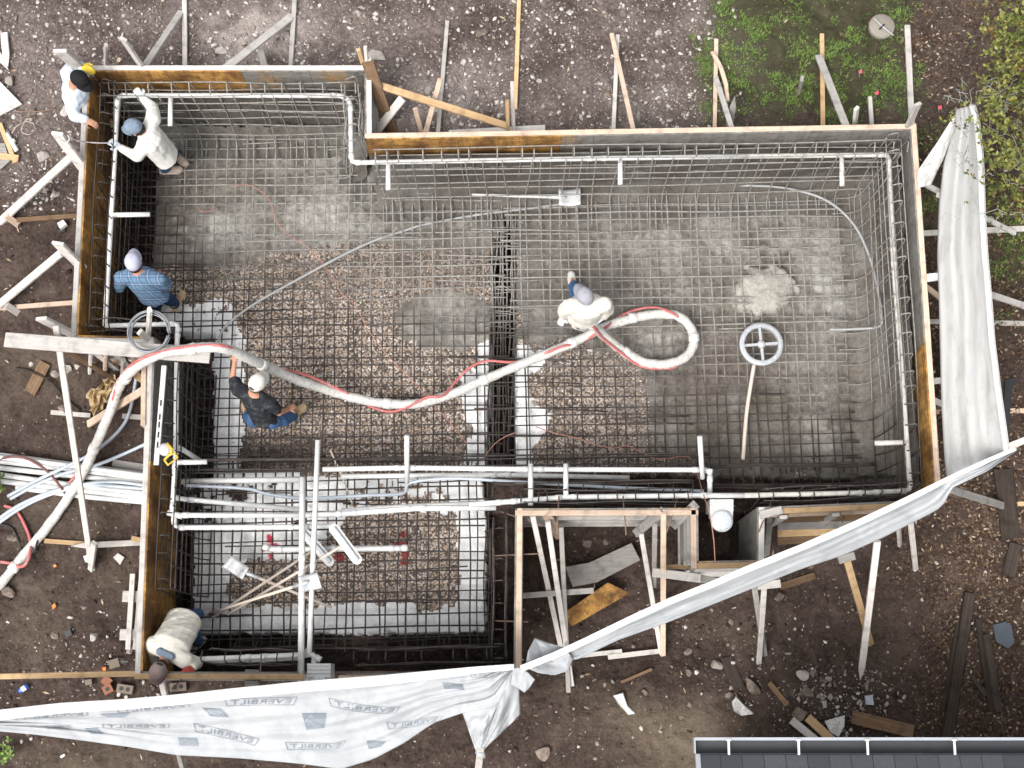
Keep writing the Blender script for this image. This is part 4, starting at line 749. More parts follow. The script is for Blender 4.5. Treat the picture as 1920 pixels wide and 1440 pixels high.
mb = MB(); tube(mb, spline([P3(p) for p in RZ], 8), .0165, 8); tag(mb.build('air_hose', M['redhose'], None, True), 'dusty red air hose following the white concrete hose', 'hose')
mb = MB(); tube(mb, spline([P3(p) for p in ((-20, 1052, 'g'), (15, 1055, 'g'), (42, 1062, ('g', .18)), (56, 1040, ('g', .18)), (56, 1010, ('g', .05)), (42, 975, 'g'), (28, 955, 'g'), (8, 948, 'g'))], 8), .02, 8); tag(mb.build('air_hose', M['redhose'], None, True), 'red hose curling round the white hose at the left edge', 'hose')
mb = MB(); tube(mb, spline([P3(p) for p in ((-20, 870, ('g', .1)), (10, 858, ('g', .2)), (45, 858, ('g', .22)), (85, 880, ('g', .22)), (110, 908, ('g', .24)), (122, 925, ('g', .1)), (126, 935, 'g'))], 8), .017, 8); tag(mb.build('air_hose', plain('dull_maroon_hose', (.17, .075, .07), .6, .3)), 'dull maroon hose arching over the bundle of white pipes', 'hose')
mb = MB(); tube(mb, spline([P3(p) for p in ((0, 982, 'g'), (22, 990, 'g'), (35, 1015, 'g'), (45, 1040, 'g'), (65, 1035, ('g', .15)), (70, 1015, ('g', .12)), (85, 985, ('g', .1)))], 8), .012, 6); tag(mb.build('cable', M['black'], None, True), 'black cable on the mud by the red hose loop', 'cable')
M['greytube'] = plain('grey_tube', (.235, .245, .26), .4, .5, .1, 8)
o = None
for k in range(6):
    c = P3((280+random.uniform(-3, 3), 622+random.uniform(-3, 3), .5+k*.03)); r = .215+random.uniform(-.025, .02); tl = random.uniform(-.05, .05)
    mb = MB(); tube(mb, [c+Vector((r*math.cos(a), r*1.0*math.sin(a), tl*math.sin(a+k))) for a in np.linspace(0, 2*math.pi*.97, 40)], .0072, 6)
    q = mb.build('tube_coil' if o is None else 'loop', M['greytube'], o, True); o = o or tag(q, 'coil of grey tube hung over the post on the west form', 'tube coil')
def wire(label, pts, r=.004, m='wire', cat='string', name='string'):
    mb = MB(); tube(mb, spline([P3(p) for p in pts], 8), r, 5); return tag(mb.build(name, M[m], None, True), label, cat)
wire('pinkish string wandering across the gravel to the middle trench', [(430, 350, -1.3), (470, 348, -1.3), (505, 375, -1.3), (516, 410, -1.3), (540, 440, -1.3), (575, 462, -1.3), (605, 495, -1.3), (625, 520, -1.3), (640, 550, -1.3), (668, 575, -1.3), (690, 618, -1.3), (730, 670, -1.3), (775, 715, -1.3), (810, 755, -1.3), (850, 800, -1.3), (876, 832, -1.3)], .005)
wire('short pinkish string crossing the dark trench', [(905, 862, -1.2), (925, 835, -1.25), (945, 820, -1.3), (966, 811, -1.3)], .006)
wire('pinkish string trailing over the gravel to the skimmer', [(1005, 800, -1.3), (1040, 812, -1.3), (1085, 822, -1.3), (1110, 832, -1.3), (1150, 840, -1.3), (1180, 837, -1.3), (1230, 860, -1.25), (1290, 857, -1.1), (1308, 890, -.7), (1318, 925, -.2), (1330, 960, .1), (1338, 1010, .1), (1341, 1055, .02)], .006)
wire('small loop of red string on the grey floor below the reaching worker', [(370, 388, -1.3), (378, 396, -1.3), (393, 396, -1.3), (402, 385, -1.3)], .006)
wire('rope loop tied round the pale plank', [(112, 262, .5), (122, 268, .52), (130, 262, .54), (128, 254, .56), (140, 262, .4), (160, 266, .1), (185, 268, .02), (210, 268, -.1)], .007, 'rag', 'rope', 'rope')
wire('tangle of pale wire on the dirt left of the black capped worker', [(22, 250, 'g'), (32, 236, ('g', .08)), (50, 228, 'g'), (62, 232, ('g', .1)), (66, 243, 'g'), (55, 252, ('g', .1)), (40, 246, 'g'), (48, 226, 'g'), (60, 222, 'g')], .004, 'handle', 'wire', 'wire')
wire('dark thin root curving over the mud left of the slim pole', [(30, 690, 'g'), (60, 697, ('g', .05)), (95, 715, ('g', .06)), (120, 745, ('g', .04)), (150, 770, 'g')], .016, 'old', 'root', 'root')
wire('dark rod on the dirt beside the black capped worker', [(28, 209, 'g'), (70, 209, ('g', .05)), (105, 204, 'g')], .009, 'pin', 'rod', 'rod')
for i, (a, b, l) in enumerate((((1048, 930, -.1), (1044, 1003, .05), 'rusty pin lying across the south form, left one'), ((1168, 930, -.1), (1174, 1003, .05), 'rusty pin lying across the south form above the bent grey board'), ((1270, 935, -.1), (1250, 998, .05), 'rusty pin lying slantwise across the south form by the skimmer box'), ((1446, 942, -.1), (1422, 998, .05), 'rusty pin lying across the form right of the skimmer box'), ((1570, 942, -.1), (1580, 980, .05), 'rusty pin disappearing under the diagonal tarp'), ((928, 1042, -.3), (1010, 1038, -.1), 'rusty pin through the east form of the spa, upper one'), ((925, 1164, -.3), (990, 1166, -.1), 'rusty pin through the east form of the spa, lower one'), ((940, 960, -.3), (1018, 985, -.1), 'rusty pin at the corner of spa and pit'), ((362, 1255, -.2), (322, 1292, -.1), 'rusty pin under the red glove of the stooping worker'), ((490, 1225, -.2), (487, 1280, -.1), 'rusty pin across the spa form below the shovels'))):
    wire(l, [a, b], .0085, 'pin', 'rebar pin', 'rebar_pin')

# ---------------------------------------------------------------- tools and fittings
def shovel(label, a, b, blade, m='handle', group='square shovels'):
    o = thing('shovel', label, 'shovel', P3(b), group); A, B = P3(a), P3(b); mb = MB(); tube(mb, [A, A.lerp(B, .5), B], [.016, .017, .019], 8); mb.build('shaft', M[m], o, True)
    mb = MB(); k = 6; L = [P3(p) for p in blade]; vs = []
    for i in range(k):
        for j in range(k):
            s, t = i/(k-1), j/(k-1); q = L[0].lerp(L[1], s).lerp(L[3].lerp(L[2], s), t); vs.append(q+Vector((0, 0, .05*(2*s-1)**2-.015)))
    F_ = [(i*k+j, i*k+j+1, (i+1)*k+j+1, (i+1)*k+j) for i in range(k-1) for j in range(k-1)]
    mb.add(vs, F_); q = mb.build('blade', M['steel'], o, True); sm = q.modifiers.new('t', 'SOLIDIFY'); sm.thickness = .006
    d = (B-A).normalized(); mb = MB(); tube(mb, [B-d*.14, B, B+d*.1], [.02, .026, .012], 8); mb.build('socket', M['steel'], o, True); return o
z = -1.2
shovel('square shovel lying on the mat near the north wall', (884, 365, z), (1047, 370, z), [(1047, 356, z), (1088, 354, z), (1088, 385, z), (1049, 386, z)], 'rag')
shovel('square shovel with its blade at the left on the white sheeting of the spa', (622, 1139, z+.1), (466, 1076, z+.1), [(436, 1042, z+.1), (468, 1065, z+.1), (455, 1087, z+.1), (416, 1064, z+.1)])
shovel('square shovel with its blade over the white risers in the spa', (393, 1150, z+.16), (566, 1095, -.06), [(560, 1080, -.05), (595, 1074, -.05), (604, 1103, -.05), (565, 1111, -.05)])
def float_tool(label, a, b, h1, h2):
    o = thing('hand_float', label, 'float', P3(b), 'long handled floats'); A, B = P3(a), P3(b); mb = MB(); tube(mb, [A, B], .017, 8); mb.build('shaft', M['handle'], o, True)
    H1, H2 = P3(h1), P3(h2); d = (H2-H1).normalized(); w = d.cross(Vector((0, 0, 1))).normalized(); L = (H2-H1).length; c = (H1+H2)/2
    pts = []
    for s in (1, -1):
        for a_ in np.linspace(-90, 90, 7): pts.append(c+d*s*(L/2-.055)+(d*math.cos(R(a_))*s+w*math.sin(R(a_))*s)*.055)
    mb = MB(); slab(mb, [p+Vector((0, 0, .012)) for p in pts], .012); mb.build('blade', M['alu'], o)
    mb = MB(); box(mb, c+Vector((0, 0, .03)), d*(L*.42), w*.018, Vector((0, 0, .018))); mb.build('rib', M['ringm'], o); return o
float_tool('grey long handled float in the spa, head at the white risers', (398, 1158, z+.1), (590, 1030, z+.12), (565, 992, z+.13), (624, 1060, z+.13))
float_tool('white long handled float in the spa, right of the grey one', (427, 1152, z+.2), (640, 1024, -.06), (621, 984, -.06), (675, 1057, -.06))
wire('pale stick standing in the mat by the tall riser', [(619, 843, -1.0), (640, 890, -1.1), (661, 945, -1.2)], .011, 'handle', 'stick', 'stick')
c = P3((1427, 646, -1.22)); o = thing('spoked_ring', 'round steel ring with four spokes lying on the mat', 'spoked ring', c, None)
mb = MB(); Rr = .262; nn = 40
ring = []
for k in range(nn):
    a = 2*math.pi*k/nn; u = Vector((math.cos(a), math.sin(a), 0))
    for rr, zz in ((Rr, -.03), (Rr, .03), (Rr-.02, .04), (Rr-.052, .04), (Rr-.06, .03), (Rr-.06, -.03)): ring.append(c+u*rr+Vector((0, 0, zz)))
mb.add(ring, [(k*6+j, ((k+1) % nn)*6+j, ((k+1) % nn)*6+(j+1) % 6, k*6+(j+1) % 6) for k in range(nn) for j in range(6)]); mb.build('rim', M['ringm'], o)
for k in range(4):
    a = R(90*k+4); u = Vector((math.cos(a), math.sin(a), 0)); mb = MB(); box(mb, c+u*.125+Vector((0, 0, .005)), u*.085, Vector((-u.y, u.x, 0))*.016, Vector((0, 0, .012))); mb.build('spoke', M['ringm'], o)
mb = MB(); lathe(mb, [(.045, -.03), (.05, .02), (.04, .04), (.0, .042)], c, 16); mb.build('hub', M['steel'], o, True)
o = pipe('pole', 'mud crusted pole lying below the spoked ring', 'pole', [[(1414, 684, -1.25), (1408, 720, -1.25), (1400, 775, -1.25), (1393, 862, -1.25)]], 'handle', .024, smooth_=True)
# skimmers
def skimmer(label, x0, x1, y0, y1, y2, z0):
    o = thing('skimmer', label, 'skimmer', P3(((x0+x1)/2, y1, z0-.3)), 'white pool skimmers'); cx = (x0+x1)/2
    A, B, Cc, D = P3((x0, y0, z0)), P3((x1, y0, z0)), P3((x1, y1, z0)), P3((x0, y1, z0)); mb = MB(); slab(mb, [A, B, Cc, D], .34)
    for k in range(4): f = (k+.5)/4; p, q = A.lerp(D, f), B.lerp(Cc, f); tube(mb, [p, q], .012, 6)
    mb.build('throat', M['pvc'], o); c = P3((cx, y1+(y2-y1)*.45, z0)); r = (B-A).length/2*.95
    mb = MB(); lathe(mb, [(r*.75, -.4), (r*.86, -.02), (r, -.01), (r, .02), (r*.95, .035), (r*.3, .045), (0, .046)], c, 28); b = mb.build('body', M['pvc'], o, True)
    mb = MB(); lathe(mb, [(r*.88, .0), (r*.88, .046), (r*.8, .055), (0, .057)], c, 28); mb.build('lid', M['bluew'], b, True)
    q0, q1 = P3((cx-2, y1, z0)), P3((cx+2, y1, z0)); mb = MB(); box(mb, (c+A.lerp(B, .5))/2+Vector((0, 0, -.06)), (B-A)*.49, (c-A.lerp(B, .5))*.35, Vector((0, 0, .05))); mb.build('neck', M['pvc'], o); return o
M['bluew'] = plain('speckled_bluish_lid', (.60, .65, .70), .5, .4, .04, 60, (.25, .25, .25), .9)
skimmer('white skimmer standing in its box form beside the diagonal tarp', 1331, 1375, 936, 958, 1000, -.2)
skimmer('white skimmer half hidden by the printed tarp', 576, 620, 1244, 1272, 1310, -.2)
# level, saw, small things
o = thing('spirit_level', 'white slotted straightedge lying on the spa form', 'level', P3((300, 780, .03)))
A, B = P3((308, 686, .06)), P3((293, 872, .06)); timber_mesh('bar', A, B, .055, .03, M['alu'], parent=o)
for f in (.38, .52, .6, .7, .8): timber_mesh('slot', A.lerp(B, f-.03)+Vector((0, 0, .018)), A.lerp(B, f+.03)+Vector((0, 0, .018)), .018, .006, M['black'], parent=o)
o = thing('circular_saw', 'yellow power saw resting on the spa form', 'saw', P3((315, 848, -.05)))
c = P3((309, 843, .1)); mb = MB(); lathe(mb, [(.06, -.05), (.07, -.03), (.07, .02), (.045, .035), (0, .037)], c, 20); mb.build('guard', M['steel'], o, True)
mb = MB(); slab(mb, [P3(p) for p in ((302, 836, .07), (314, 829, .07), (326, 848, .07), (312, 858, .07))], .012); mb.build('base_plate', M['steel'], o)
mb = MB(); tube(mb, [P3(p) for p in ((314, 832, .13), (322, 842, .15), (320, 850, .15))], .018, 8); mb.build('motor_cover', M['yellow'], o, True)
mb = MB(); tube(mb, [P3(p) for p in ((308, 862, .1), (315, 872, .1), (333, 858, .12), (327, 849, .12), (318, 853, .12), (308, 862, .1))], .013, 8); mb.build('handle', M['orangeh'] if 'orangeh' in M else M['yellow'], o, True)
o = thing('tank_cover', 'round concrete lid on the grass with a short pipe across it', 'lid', gat(1653, 50, 0)); c = gat(1653, 50, .05)
mb = MB(); lathe(mb, [(.155, -.08), (.158, .02), (.15, .032), (0, .035)], c, 36); mb.build('disc', M['lid'], o, True)
mb = MB(); tube(mb, spline([gat(1639, 34, .1), gat(1655, 50, .12), gat(1675, 66, .1)], 6), .012, 8); mb.build('pipe', M['conduit'], o, True)
mb = MB(); tube(mb, [gat(1649, 55, .125), gat(1658, 46, .125)], .012, 6); mb.build('knot', M['black'], o, True)
o = thing('drink_can', 'blue drink can lying on the mud at the bottom left', 'can', gat(43, 1291, 0)); a, b = gat(35, 1297, .045), gat(53, 1285, .045); d = (b-a).normalized()
mb = MB(); tube(mb, [a, a+d*.012, b-d*.012, b], [.024, .033, .033, .024], 14); mb.build('can_body', M['blue'], o, True)
mb = MB(); tube(mb, [a.lerp(b, .3), a.lerp(b, .72)], .0338, 14, False); mb.build('label_band', M['bluew'], o, True)
def brick(label, x, y, rot, m, holes=2, L=.19, Wd=.1, group='loose bricks below the spa form'):
    o = thing('brick', label, 'brick', gat(x, y, 0), group); c = gat(x, y, .05); d = Vector((math.cos(rot), math.sin(rot), 0)); w = Vector((-d.y, d.x, 0)); mb = MB(); box(mb, c, d*L/2, w*Wd/2, Vector((0, 0, .035))); mb.build('block', M[m], o)
    for k in range(holes): mb = MB(); lathe(mb, [(.024, .0), (.024, .004), (0, .0042)], c+d*(k-(holes-1)/2)*.075+Vector((0, 0, .035)), 12); mb.build('hole', M['black'], o)
brick('red brick with one hole below the spa form', 203, 1292, .5, 'brick', 1, .11)
brick('red brick piece without holes below the spa form', 201, 1277, .9, 'brick', 0, .1)
brick('brown brick with two round holes left of the stooping worker', 235, 1292, -.15, 'block', 2)
brick('brown brick with two round holes right of the stooping worker', 335, 1288, .1, 'block', 2)
brick('grey brown brick lump beside the foot of the spa form', 215, 1244, .3, 'block', 0, .12)
brick('small yellowish brick chip left of the red bricks', 167, 1279, .2, 'block', 0, .08, .06)
sheet('pail_scrap', 'orange plastic scrap on the mud, upper one', 'plastic scrap', [(97, 1135), (103, 1131), (105, 1137), (99, 1143)], .03, 'orange', .05, 'orange scraps on the mud')
sheet('pail_scrap', 'orange plastic scrap on the mud beside a dark lump', 'plastic scrap', [(99, 1060), (104, 1058), (106, 1062), (101, 1064)], .03, 'orange', .05, 'orange scraps on the mud')
sheet('pail_scrap', 'orange ring scrap near the foot of the spa form', 'plastic scrap', [(191, 1252), (198, 1250), (199, 1257), (193, 1258)], .03, 'orange', .05, 'orange scraps on the mud')
sheet('cap_lid', 'black box with a pale label on the mud', 'box', [(120, 1186), (131, 1178), (135, 1190), (124, 1197)], .04, 'black', .07)
sheet('cup', 'pale crushed cup on the dirt above the brown tie', 'cup', [(107, 418), (118, 412), (125, 420), (112, 429)], .05, 'rag', .1)
sheet('pot', 'black plastic pot under the crushed cup', 'pot', [(104, 428), (112, 431), (123, 424), (122, 434), (112, 437)], .05, 'black', .04)
for x, y, l in ((1610, 133, 'pink survey flag on the grass, upper one'), (1641, 173, 'pink survey flag on the grass, lower one'), (1759, 200, 'dark pink survey flag near the tree')):
    o = thing('survey_flag', l, 'survey flag', gat(x, y, 0), 'pink survey flags'); p = gat(x+2, y+12, 0); q = gat(x, y, .1); mb = MB(); tube(mb, [p, q], .003, 5); mb.build('wire', M['conduit'], o)
    mb = MB(); slab(mb, [q, q+Vector((.032, .01, .03)), q+Vector((.038, -.03, .01)), q+Vector((.008, -.035, .0))], .003); mb.build('flag', M['pinkflag'], o)
# pile of fresh concrete
mb = MB(); c = P3((1434, 545, -1.46)); k = 40; vs = []
for i in range(k):
    for j in range(k):
        x, y = (i/(k-1)-.5)*.85, (j/(k-1)-.5)*.75; r = math.hypot(x/.40, y/.34)+(float(vnoise(x*9+3, y*9, 71))-.5)*.45; vs.append(c+Vector((x, y, .13*max(0, 1-r*r)**.6+.04*(float(fbm(x*22, y*22, 72))-.4)*(r < 1.05)-(0 if r < 1 else .08))))
mb.add(vs, [(i*k+j, (i+1)*k+j, (i+1)*k+j+1, i*k+j+1) for i in range(k-1) for j in range(k-1)])
g = G('pale_wet_concrete', .7, .3); n1 = g.noise(g.coord('Pos'), 28, 6, .7); g.bump(n1, .8, .015); tag(mb.build('concrete_pile', g.col(g.ramp(n1, [(.3, (.24, .225, .20)), (.65, (.38, .36, .325))])), None, True), 'lumpy pale pile of fresh concrete on the pool floor', 'concrete pile')
# ---------------------------------------------------------------- people: one continuous body each, clothes and hair as parts
def capsule(mb, a, b, ra, rb, n=10):
    a, b = Vector(a), Vector(b); d = (b-a); L = d.length
    if L < 1e-5: b = a+Vector((0, 0, .001)); d = b-a
    d.normalize(); P = []; rr = []
    for f in (-1, -.85, -.5): P.append(a+d*ra*f); rr.append(max(.0015, ra*math.sqrt(max(0, 1-f*f))))
    P += [a, b]; rr += [ra, rb]
    for f in (.5, .85, 1): P.append(b+d*rb*f); rr.append(max(.0015, rb*math.sqrt(max(0, 1-f*f))))
    tube(mb, P, rr, n)
def etube(mb, pts, rads, wdir, n=14):                      # elliptical sections: (half width, half depth)
    P = [Vector(p) for p in pts]; k = len(P); vs = []
    for i in range(k):
        t = (P[min(i+1, k-1)]-P[max(i-1, 0)]).normalized(); w = (wdir-t*wdir.dot(t)).normalized(); e = t.cross(w)
        vs += [P[i]+w*rads[i][0]*math.cos(2*math.pi*j/n)+e*rads[i][1]*math.sin(2*math.pi*j/n) for j in range(n)]
    mb.add(vs, [(i*n+j, i*n+(j+1) % n, (i+1)*n+(j+1) % n, (i+1)*n+j) for i in range(k-1) for j in range(n)]+[tuple(range(n))[::-1], tuple(range((k-1)*n, k*n))])
def ellip(mb, c, ax, ay, az, n=14):
    c = Vector(c); vs = []; m = 9
    for i in range(m):
        a = math.pi*(i+.04)/(m-.92)
        vs += [c+az*math.cos(a)+(ax*math.cos(2*math.pi*j/n)+ay*math.sin(2*math.pi*j/n))*math.sin(a) for j in range(n)]
    mb.add(vs, [(i*n+j, (i+1)*n+j, (i+1)*n+(j+1) % n, i*n+(j+1) % n) for i in range(m-1) for j in range(n)]+[tuple(range(n)), tuple(range((m-1)*n, m*n))[::-1]])
def fuse(mb, name, m, parent, vox=.012, wrinkle=0.0, smooth_=3, seed=0):
    me = bpy.data.meshes.new(name); me.from_pydata(mb.v, [], mb.f); me.update()
    t = bpy.data.objects.new('t', me); C.objects.link(t); r = t.modifiers.new('r', 'REMESH'); r.mode = 'VOXEL'; r.voxel_size = vox
    q = t.modifiers.new('s', 'SMOOTH'); q.iterations = smooth_; q.factor = .5
    dg = bpy.context.evaluated_depsgraph_get(); out = bpy.data.meshes.new_from_object(t.evaluated_get(dg)); bpy.data.objects.remove(t); bpy.data.meshes.remove(me)
    if wrinkle:
        k = len(out.vertices); co = np.empty(k*3, np.float32); nn = np.empty(k*3, np.float32); out.vertices.foreach_get('co', co); out.vertices.foreach_get('normal', nn); co = co.reshape(-1, 3); nn = nn.reshape(-1, 3)
        h = fbm(co[:, 0]*13+co[:, 2]*9+seed, co[:, 1]*13-co[:, 2]*7, 80+seed, 3)-.5; out.vertices.foreach_set('co', (co+nn*(h*wrinkle*2)[:, None]).ravel())
    out.name = name; out.materials.clear(); return link(name, out, m, parent, True)
def hand(mb, w, h, grip, th=0.0, side=1):
    w, h = Vector(w), Vector(h); d = (h-w).normalized(); g_ = Vector(grip).normalized(); g_ = (g_-d*g_.dot(d)).normalized(); s = d.cross(g_)*side
    h = w+d*.075; etube(mb, [w-d*.01, w+d*.03, w+d*.075, w+d*.1], [(.026+th, .02+th), (.037+th, .017+th), (.041+th, .016+th), (.036+th, .013+th)], s, 12)
    for k, L in enumerate((.036, .042, .039, .03)):        # index to little finger
        b = w+d*.095+s*(.031-.0205*k); a1 = b+(d*.9+g_*.42).normalized()*L; a2 = a1+(d*.45+g_*.9).normalized()*L*.72; a3 = a2+(d*.05+g_).normalized()*L*.5
        capsule(mb, b, a1, .0093+th, .0085+th, 8); capsule(mb, a1, a2, .0085+th, .008+th, 8); capsule(mb, a2, a3, .008+th, .0068+th, 8)
    b = w+d*.03+s*.034; a1 = b+(d*.6+s*.7+g_*.3).normalized()*.042; a2 = a1+(d*.8+s*.05+g_*.5).normalized()*.033
    capsule(mb, b, a1, .013+th, .0105+th, 8); capsule(mb, a1, a2, .0105+th, .008+th, 8)
def fabric(name, c, var=.1, dirt=(.3, .27, .22), damt=.35, sc=9): return plain(name, c, .9, .1, var, sc, dirt, damt)
skin1 = plain('tanned_skin', (.42, .21, .135), .55, .35, .06, 12)
jean = fabric('blue_denim', (.055, .125, .26), .25, (.20, .24, .29), .5, 14); jeand = fabric('dark_denim', (.022, .05, .115), .25, (.07, .1, .15), .4, 14)
g = G('blue_plaid', .9, .1); p = g.coord('Pos'); sx = g.n('SeparateXYZ', Vector=p); bands = []
for ax, ph in ((0, .3), (1, 1.2)):
    v = g.math('ADD', sx.outputs[ax], g.math('MULTIPLY', sx.outputs[2], .35)); w1_ = g.math('SINE', g.math('ADD', g.math('MULTIPLY', v, 62.0), ph)); bands.append((g.ramp(g.math('MULTIPLY_ADD', w1_, .5), [(.45, 0.), (.6, 1.)]), g.ramp(w1_, [(.965, 0.), (.985, 1.)])))
c = g.mix(g.math('MULTIPLY', bands[0][0], .55), (.125, .205, .30), (.05, .095, .18)); c = g.mix(g.math('MULTIPLY', bands[1][0], .55), c, (.045, .085, .16)); c = g.mix(g.math('MULTIPLY', bands[0][1], .55), c, (.42, .48, .55)); c = g.mix(g.math('MULTIPLY', bands[1][1], .55), c, (.42, .48, .55)); plaid = g.col(c)
def person(label, J, face, wid, shirt, pants, capm, glove=None, gl='LR', short=False, boot=None, brim=True, brimback=False, seed=0, loose=1.0, grips=((0, 0, -1), (0, 0, -1)), hood=None, hair=(.03, .02, .015), beard=False, opening=False, sleeve=None):
    J = {k: (v if isinstance(v, Vector) else at(*v)) for k, v in J.items()}; face = Vector(face).normalized(); wid = Vector(wid).normalized()   # wid: towards the person's left
    face = face.normalized(); o = thing('person', label, 'person', (J['pelvis'].x, J['pelvis'].y, min(J['aL'].z, J['aR'].z)-.08))
    nk, hd, pv = J['neck'], J['head'], J['pelvis']; up = ((hd-nk).normalized()*.42+Vector((0, 0, .58))).normalized(); face.z *= .45
    f = (face-up*face.dot(up)).normalized(); sd = up.cross(f).normalized(); hc = hd
    mb = MB()
    ellip(mb, hc+up*.015, sd*.076, f*.095, up*.105); ellip(mb, hc-up*.06+f*.025, sd*.058, f*.068, up*.06)             # skull, jaw
    capsule(mb, hc+f*.09-up*.01, hc+f*.112-up*.035, .012, .016, 8); ellip(mb, hc+f*.088-up*.062, sd*.026, f*.012, up*.009, 10)   # nose, mouth
    for s in (1, -1): ellip(mb, hc+sd*s*.08-up*.01, sd*.012, f*.02, up*.032, 8)
    capsule(mb, nk-up*.03, hc-up*.05, .058, .052); sp = pv.lerp(nk, .5)+J.get('bend', Vector((0, 0, 0)))
    etube(mb, [pv, pv.lerp(sp, .6), sp, sp.lerp(nk, .5), sp.lerp(nk, .8), nk], [(.15, .10), (.135, .095), (.145, .10), (.16, .105), (.15, .085), (.06, .055)], wid)
    for s in 'LR':
        capsule(mb, J['s'+s], J['e'+s], .05, .04); capsule(mb, J['e'+s], J['w'+s], .038, .027); hand(mb, J['w'+s], J['h'+s], grips['LR'.index(s)], 0, 1 if s == 'L' else -1)
        capsule(mb, sp.lerp(nk, .7), J['s'+s], .06, .05)
        hp = pv+wid*(.09 if s == 'L' else -.09); capsule(mb, hp, J['k'+s], .078, .056); capsule(mb, J['k'+s], J['a'+s], .054, .038); capsule(mb, J['a'+s], J['a'+s].lerp(J['t'+s], .55), .036, .024)
    fuse(mb, 'body', skin1, o, .0085, 0, 3)
    mb = MB(); L = loose                                   # shirt
    etube(mb, [pv-(nk-pv).normalized()*.05, pv.lerp(sp, .35), sp, sp.lerp(nk, .5), sp.lerp(nk, .82), nk-(nk-sp).normalized()*.01], [(.178*L, .135*L), (.172*L, .13*L), (.178*L, .132*L), (.19*L, .132*L), (.165, .105), (.085, .075)], wid)
    for s in 'LR':
        capsule(mb, sp.lerp(nk, .72), J['s'+s], .095, .082*L)
        if short: capsule(mb, J['s'+s], J['s'+s].lerp(J['e'+s], .62), .082, .07)
        else: capsule(mb, J['s'+s], J['e'+s], .078*L, .062*L); capsule(mb, J['e'+s], J['e'+s].lerp(J['w'+s], .92), .062*L, .045*L)
    sh = fuse(mb, 'shirt', shirt, o, .013, .013 if loose < 1.3 else .009, 2, seed)
    if hood:
        mb = MB(); capsule(mb, nk-wid*.07-f*.035+up*.02, nk+wid*.07-f*.035+up*.02, .042, .042); fuse(mb, 'collar', hood, sh, .012, .012, 2, seed)
    mb = MB(); etube(mb, [pv+(nk-pv).normalized()*.08, pv, pv-(nk-pv).normalized()*.07], [(.155, .12), (.16, .125), (.12, .10)], wid)
    for s in 'LR':
        hp = pv+wid*(.09 if s == 'L' else -.09); capsule(mb, hp, J['k'+s], .095, .074); capsule(mb, J['k'+s], J['a'+s], .073, .062)
    fuse(mb, 'trousers', pants, o, .013, .018, 2, seed+1)
    for s in 'LR':
        a, t = J['a'+s], J['t'+s]; d = (t-a); d.z *= .3; d.normalize(); mb = MB(); z0 = Vector((0, 0, -.05)); capsule(mb, a+(J['k'+s]-a)*.3, a, .058, .053)
        w_ = d.cross(Vector((0, 0, 1))).normalized(); etube(mb, [a-d*.085+z0, a-d*.06+z0, a+d*.04+z0, a+d*.13+z0, a+d*.18+z0, a+d*.205+z0], [(.02, .02), (.042, .045), (.043, .042), (.052, .034), (.045, .026), (.02, .012)], w_)
        bt = fuse(mb, 'boot', boot, o, .011, .006, 2, seed)
        mb = MB(); etube(mb, [a-d*.09+z0*1.6, a-d*.05+z0*1.6, a+d*.13+z0*1.6, a+d*.2+z0*1.6], [(.03, .012), (.046, .013), (.056, .013), (.03, .012)], w_); mb.build('sole', M['handle'], bt, True)
    if glove:
        for s in gl: mb = MB(); hand(mb, J['w'+s], J['h'+s], grips['LR'.index(s)], .0055, 1 if s == 'L' else -1); capsule(mb, J['w'+s].lerp(J['e'+s], .1), J['w'+s], .036, .034); fuse(mb, 'glove', glove, o, .0085, .004, 2, seed)
    mb = MB(); ellip(mb, hc-up*.022-f*.016, sd*.083, f*.094, up*.07); fuse(mb, 'hair', plain('hair', hair, .7, .3, .2, 40), o, .01, .004, 2, seed)
    for s in (1, -1): mb = MB(); ellip(mb, hc+sd*s*.031+f*.083-up*.004, sd*.012, f*.01, up*.008, 8); mb.build('eye', M['black'], o, True)
    if beard: mb = MB(); ellip(mb, hc-up*.085+f*.05, sd*.06, f*.055, up*.05); fuse(mb, 'beard', plain('grey_beard', (.3, .27, .25), .9, .1, .2, 60), o, .012, .01, 1, seed)
    if capm:                                               # cap: dome, brim, button
        cf = -f if brimback else f; mb = MB(); vs = []; n = 24; m = 8; base = hc+up*.035
        for i in range(m):
            a = math.pi/2*i/(m-1); 
            for j in range(n):
                b = 2*math.pi*j/n; r = math.cos(a)**.75; seam = 1+.012*math.cos(b*6); vs.append(base+(sd*math.cos(b)*.094+f*math.sin(b)*.113)*r*seam+up*.108*math.sin(a))
        mb.add(vs+[base-up*.012+(sd*math.cos(2*math.pi*j/n)*.092+f*math.sin(2*math.pi*j/n)*.111) for j in range(n)], [(i*n+j, i*n+(j+1) % n, (i+1)*n+(j+1) % n, (i+1)*n+j) for i in range(m-1) for j in range(n)]+[(m*n+j, m*n+(j+1) % n, (j+1) % n, j) for j in range(n)]+[tuple(range(m*n, m*n+n))[::-1]])
        cp = mb.build('cap', capm, o, True)
        if brim:
            mb = MB(); vs = []; K = 12
            for i in range(K+1):
                a = math.pi*(.1+.8*i/K); q = base+sd*math.cos(a)*.09+cf*math.sin(a)*.105
                e = base+sd*math.cos(a)*.098+cf*(math.sin(a)*.105+.082*math.sin(math.pi*i/K)**.6)-up*(.012+.022*abs(math.cos(a))+.012)
                for p in (q, e): vs += [p, p-up*.006]
            fs = []
            for i in range(K):
                b = i*4; fs += [(b, b+4, b+6, b+2), (b+1, b+3, b+7, b+5), (b+2, b+6, b+7, b+3)]
            mb.add(vs, fs); mb.build('brim', capm, cp, True)
        mb = MB(); ellip(mb, base+up*.108, sd*.009, f*.009, up*.006, 8); mb.build('button', capm, cp, True)
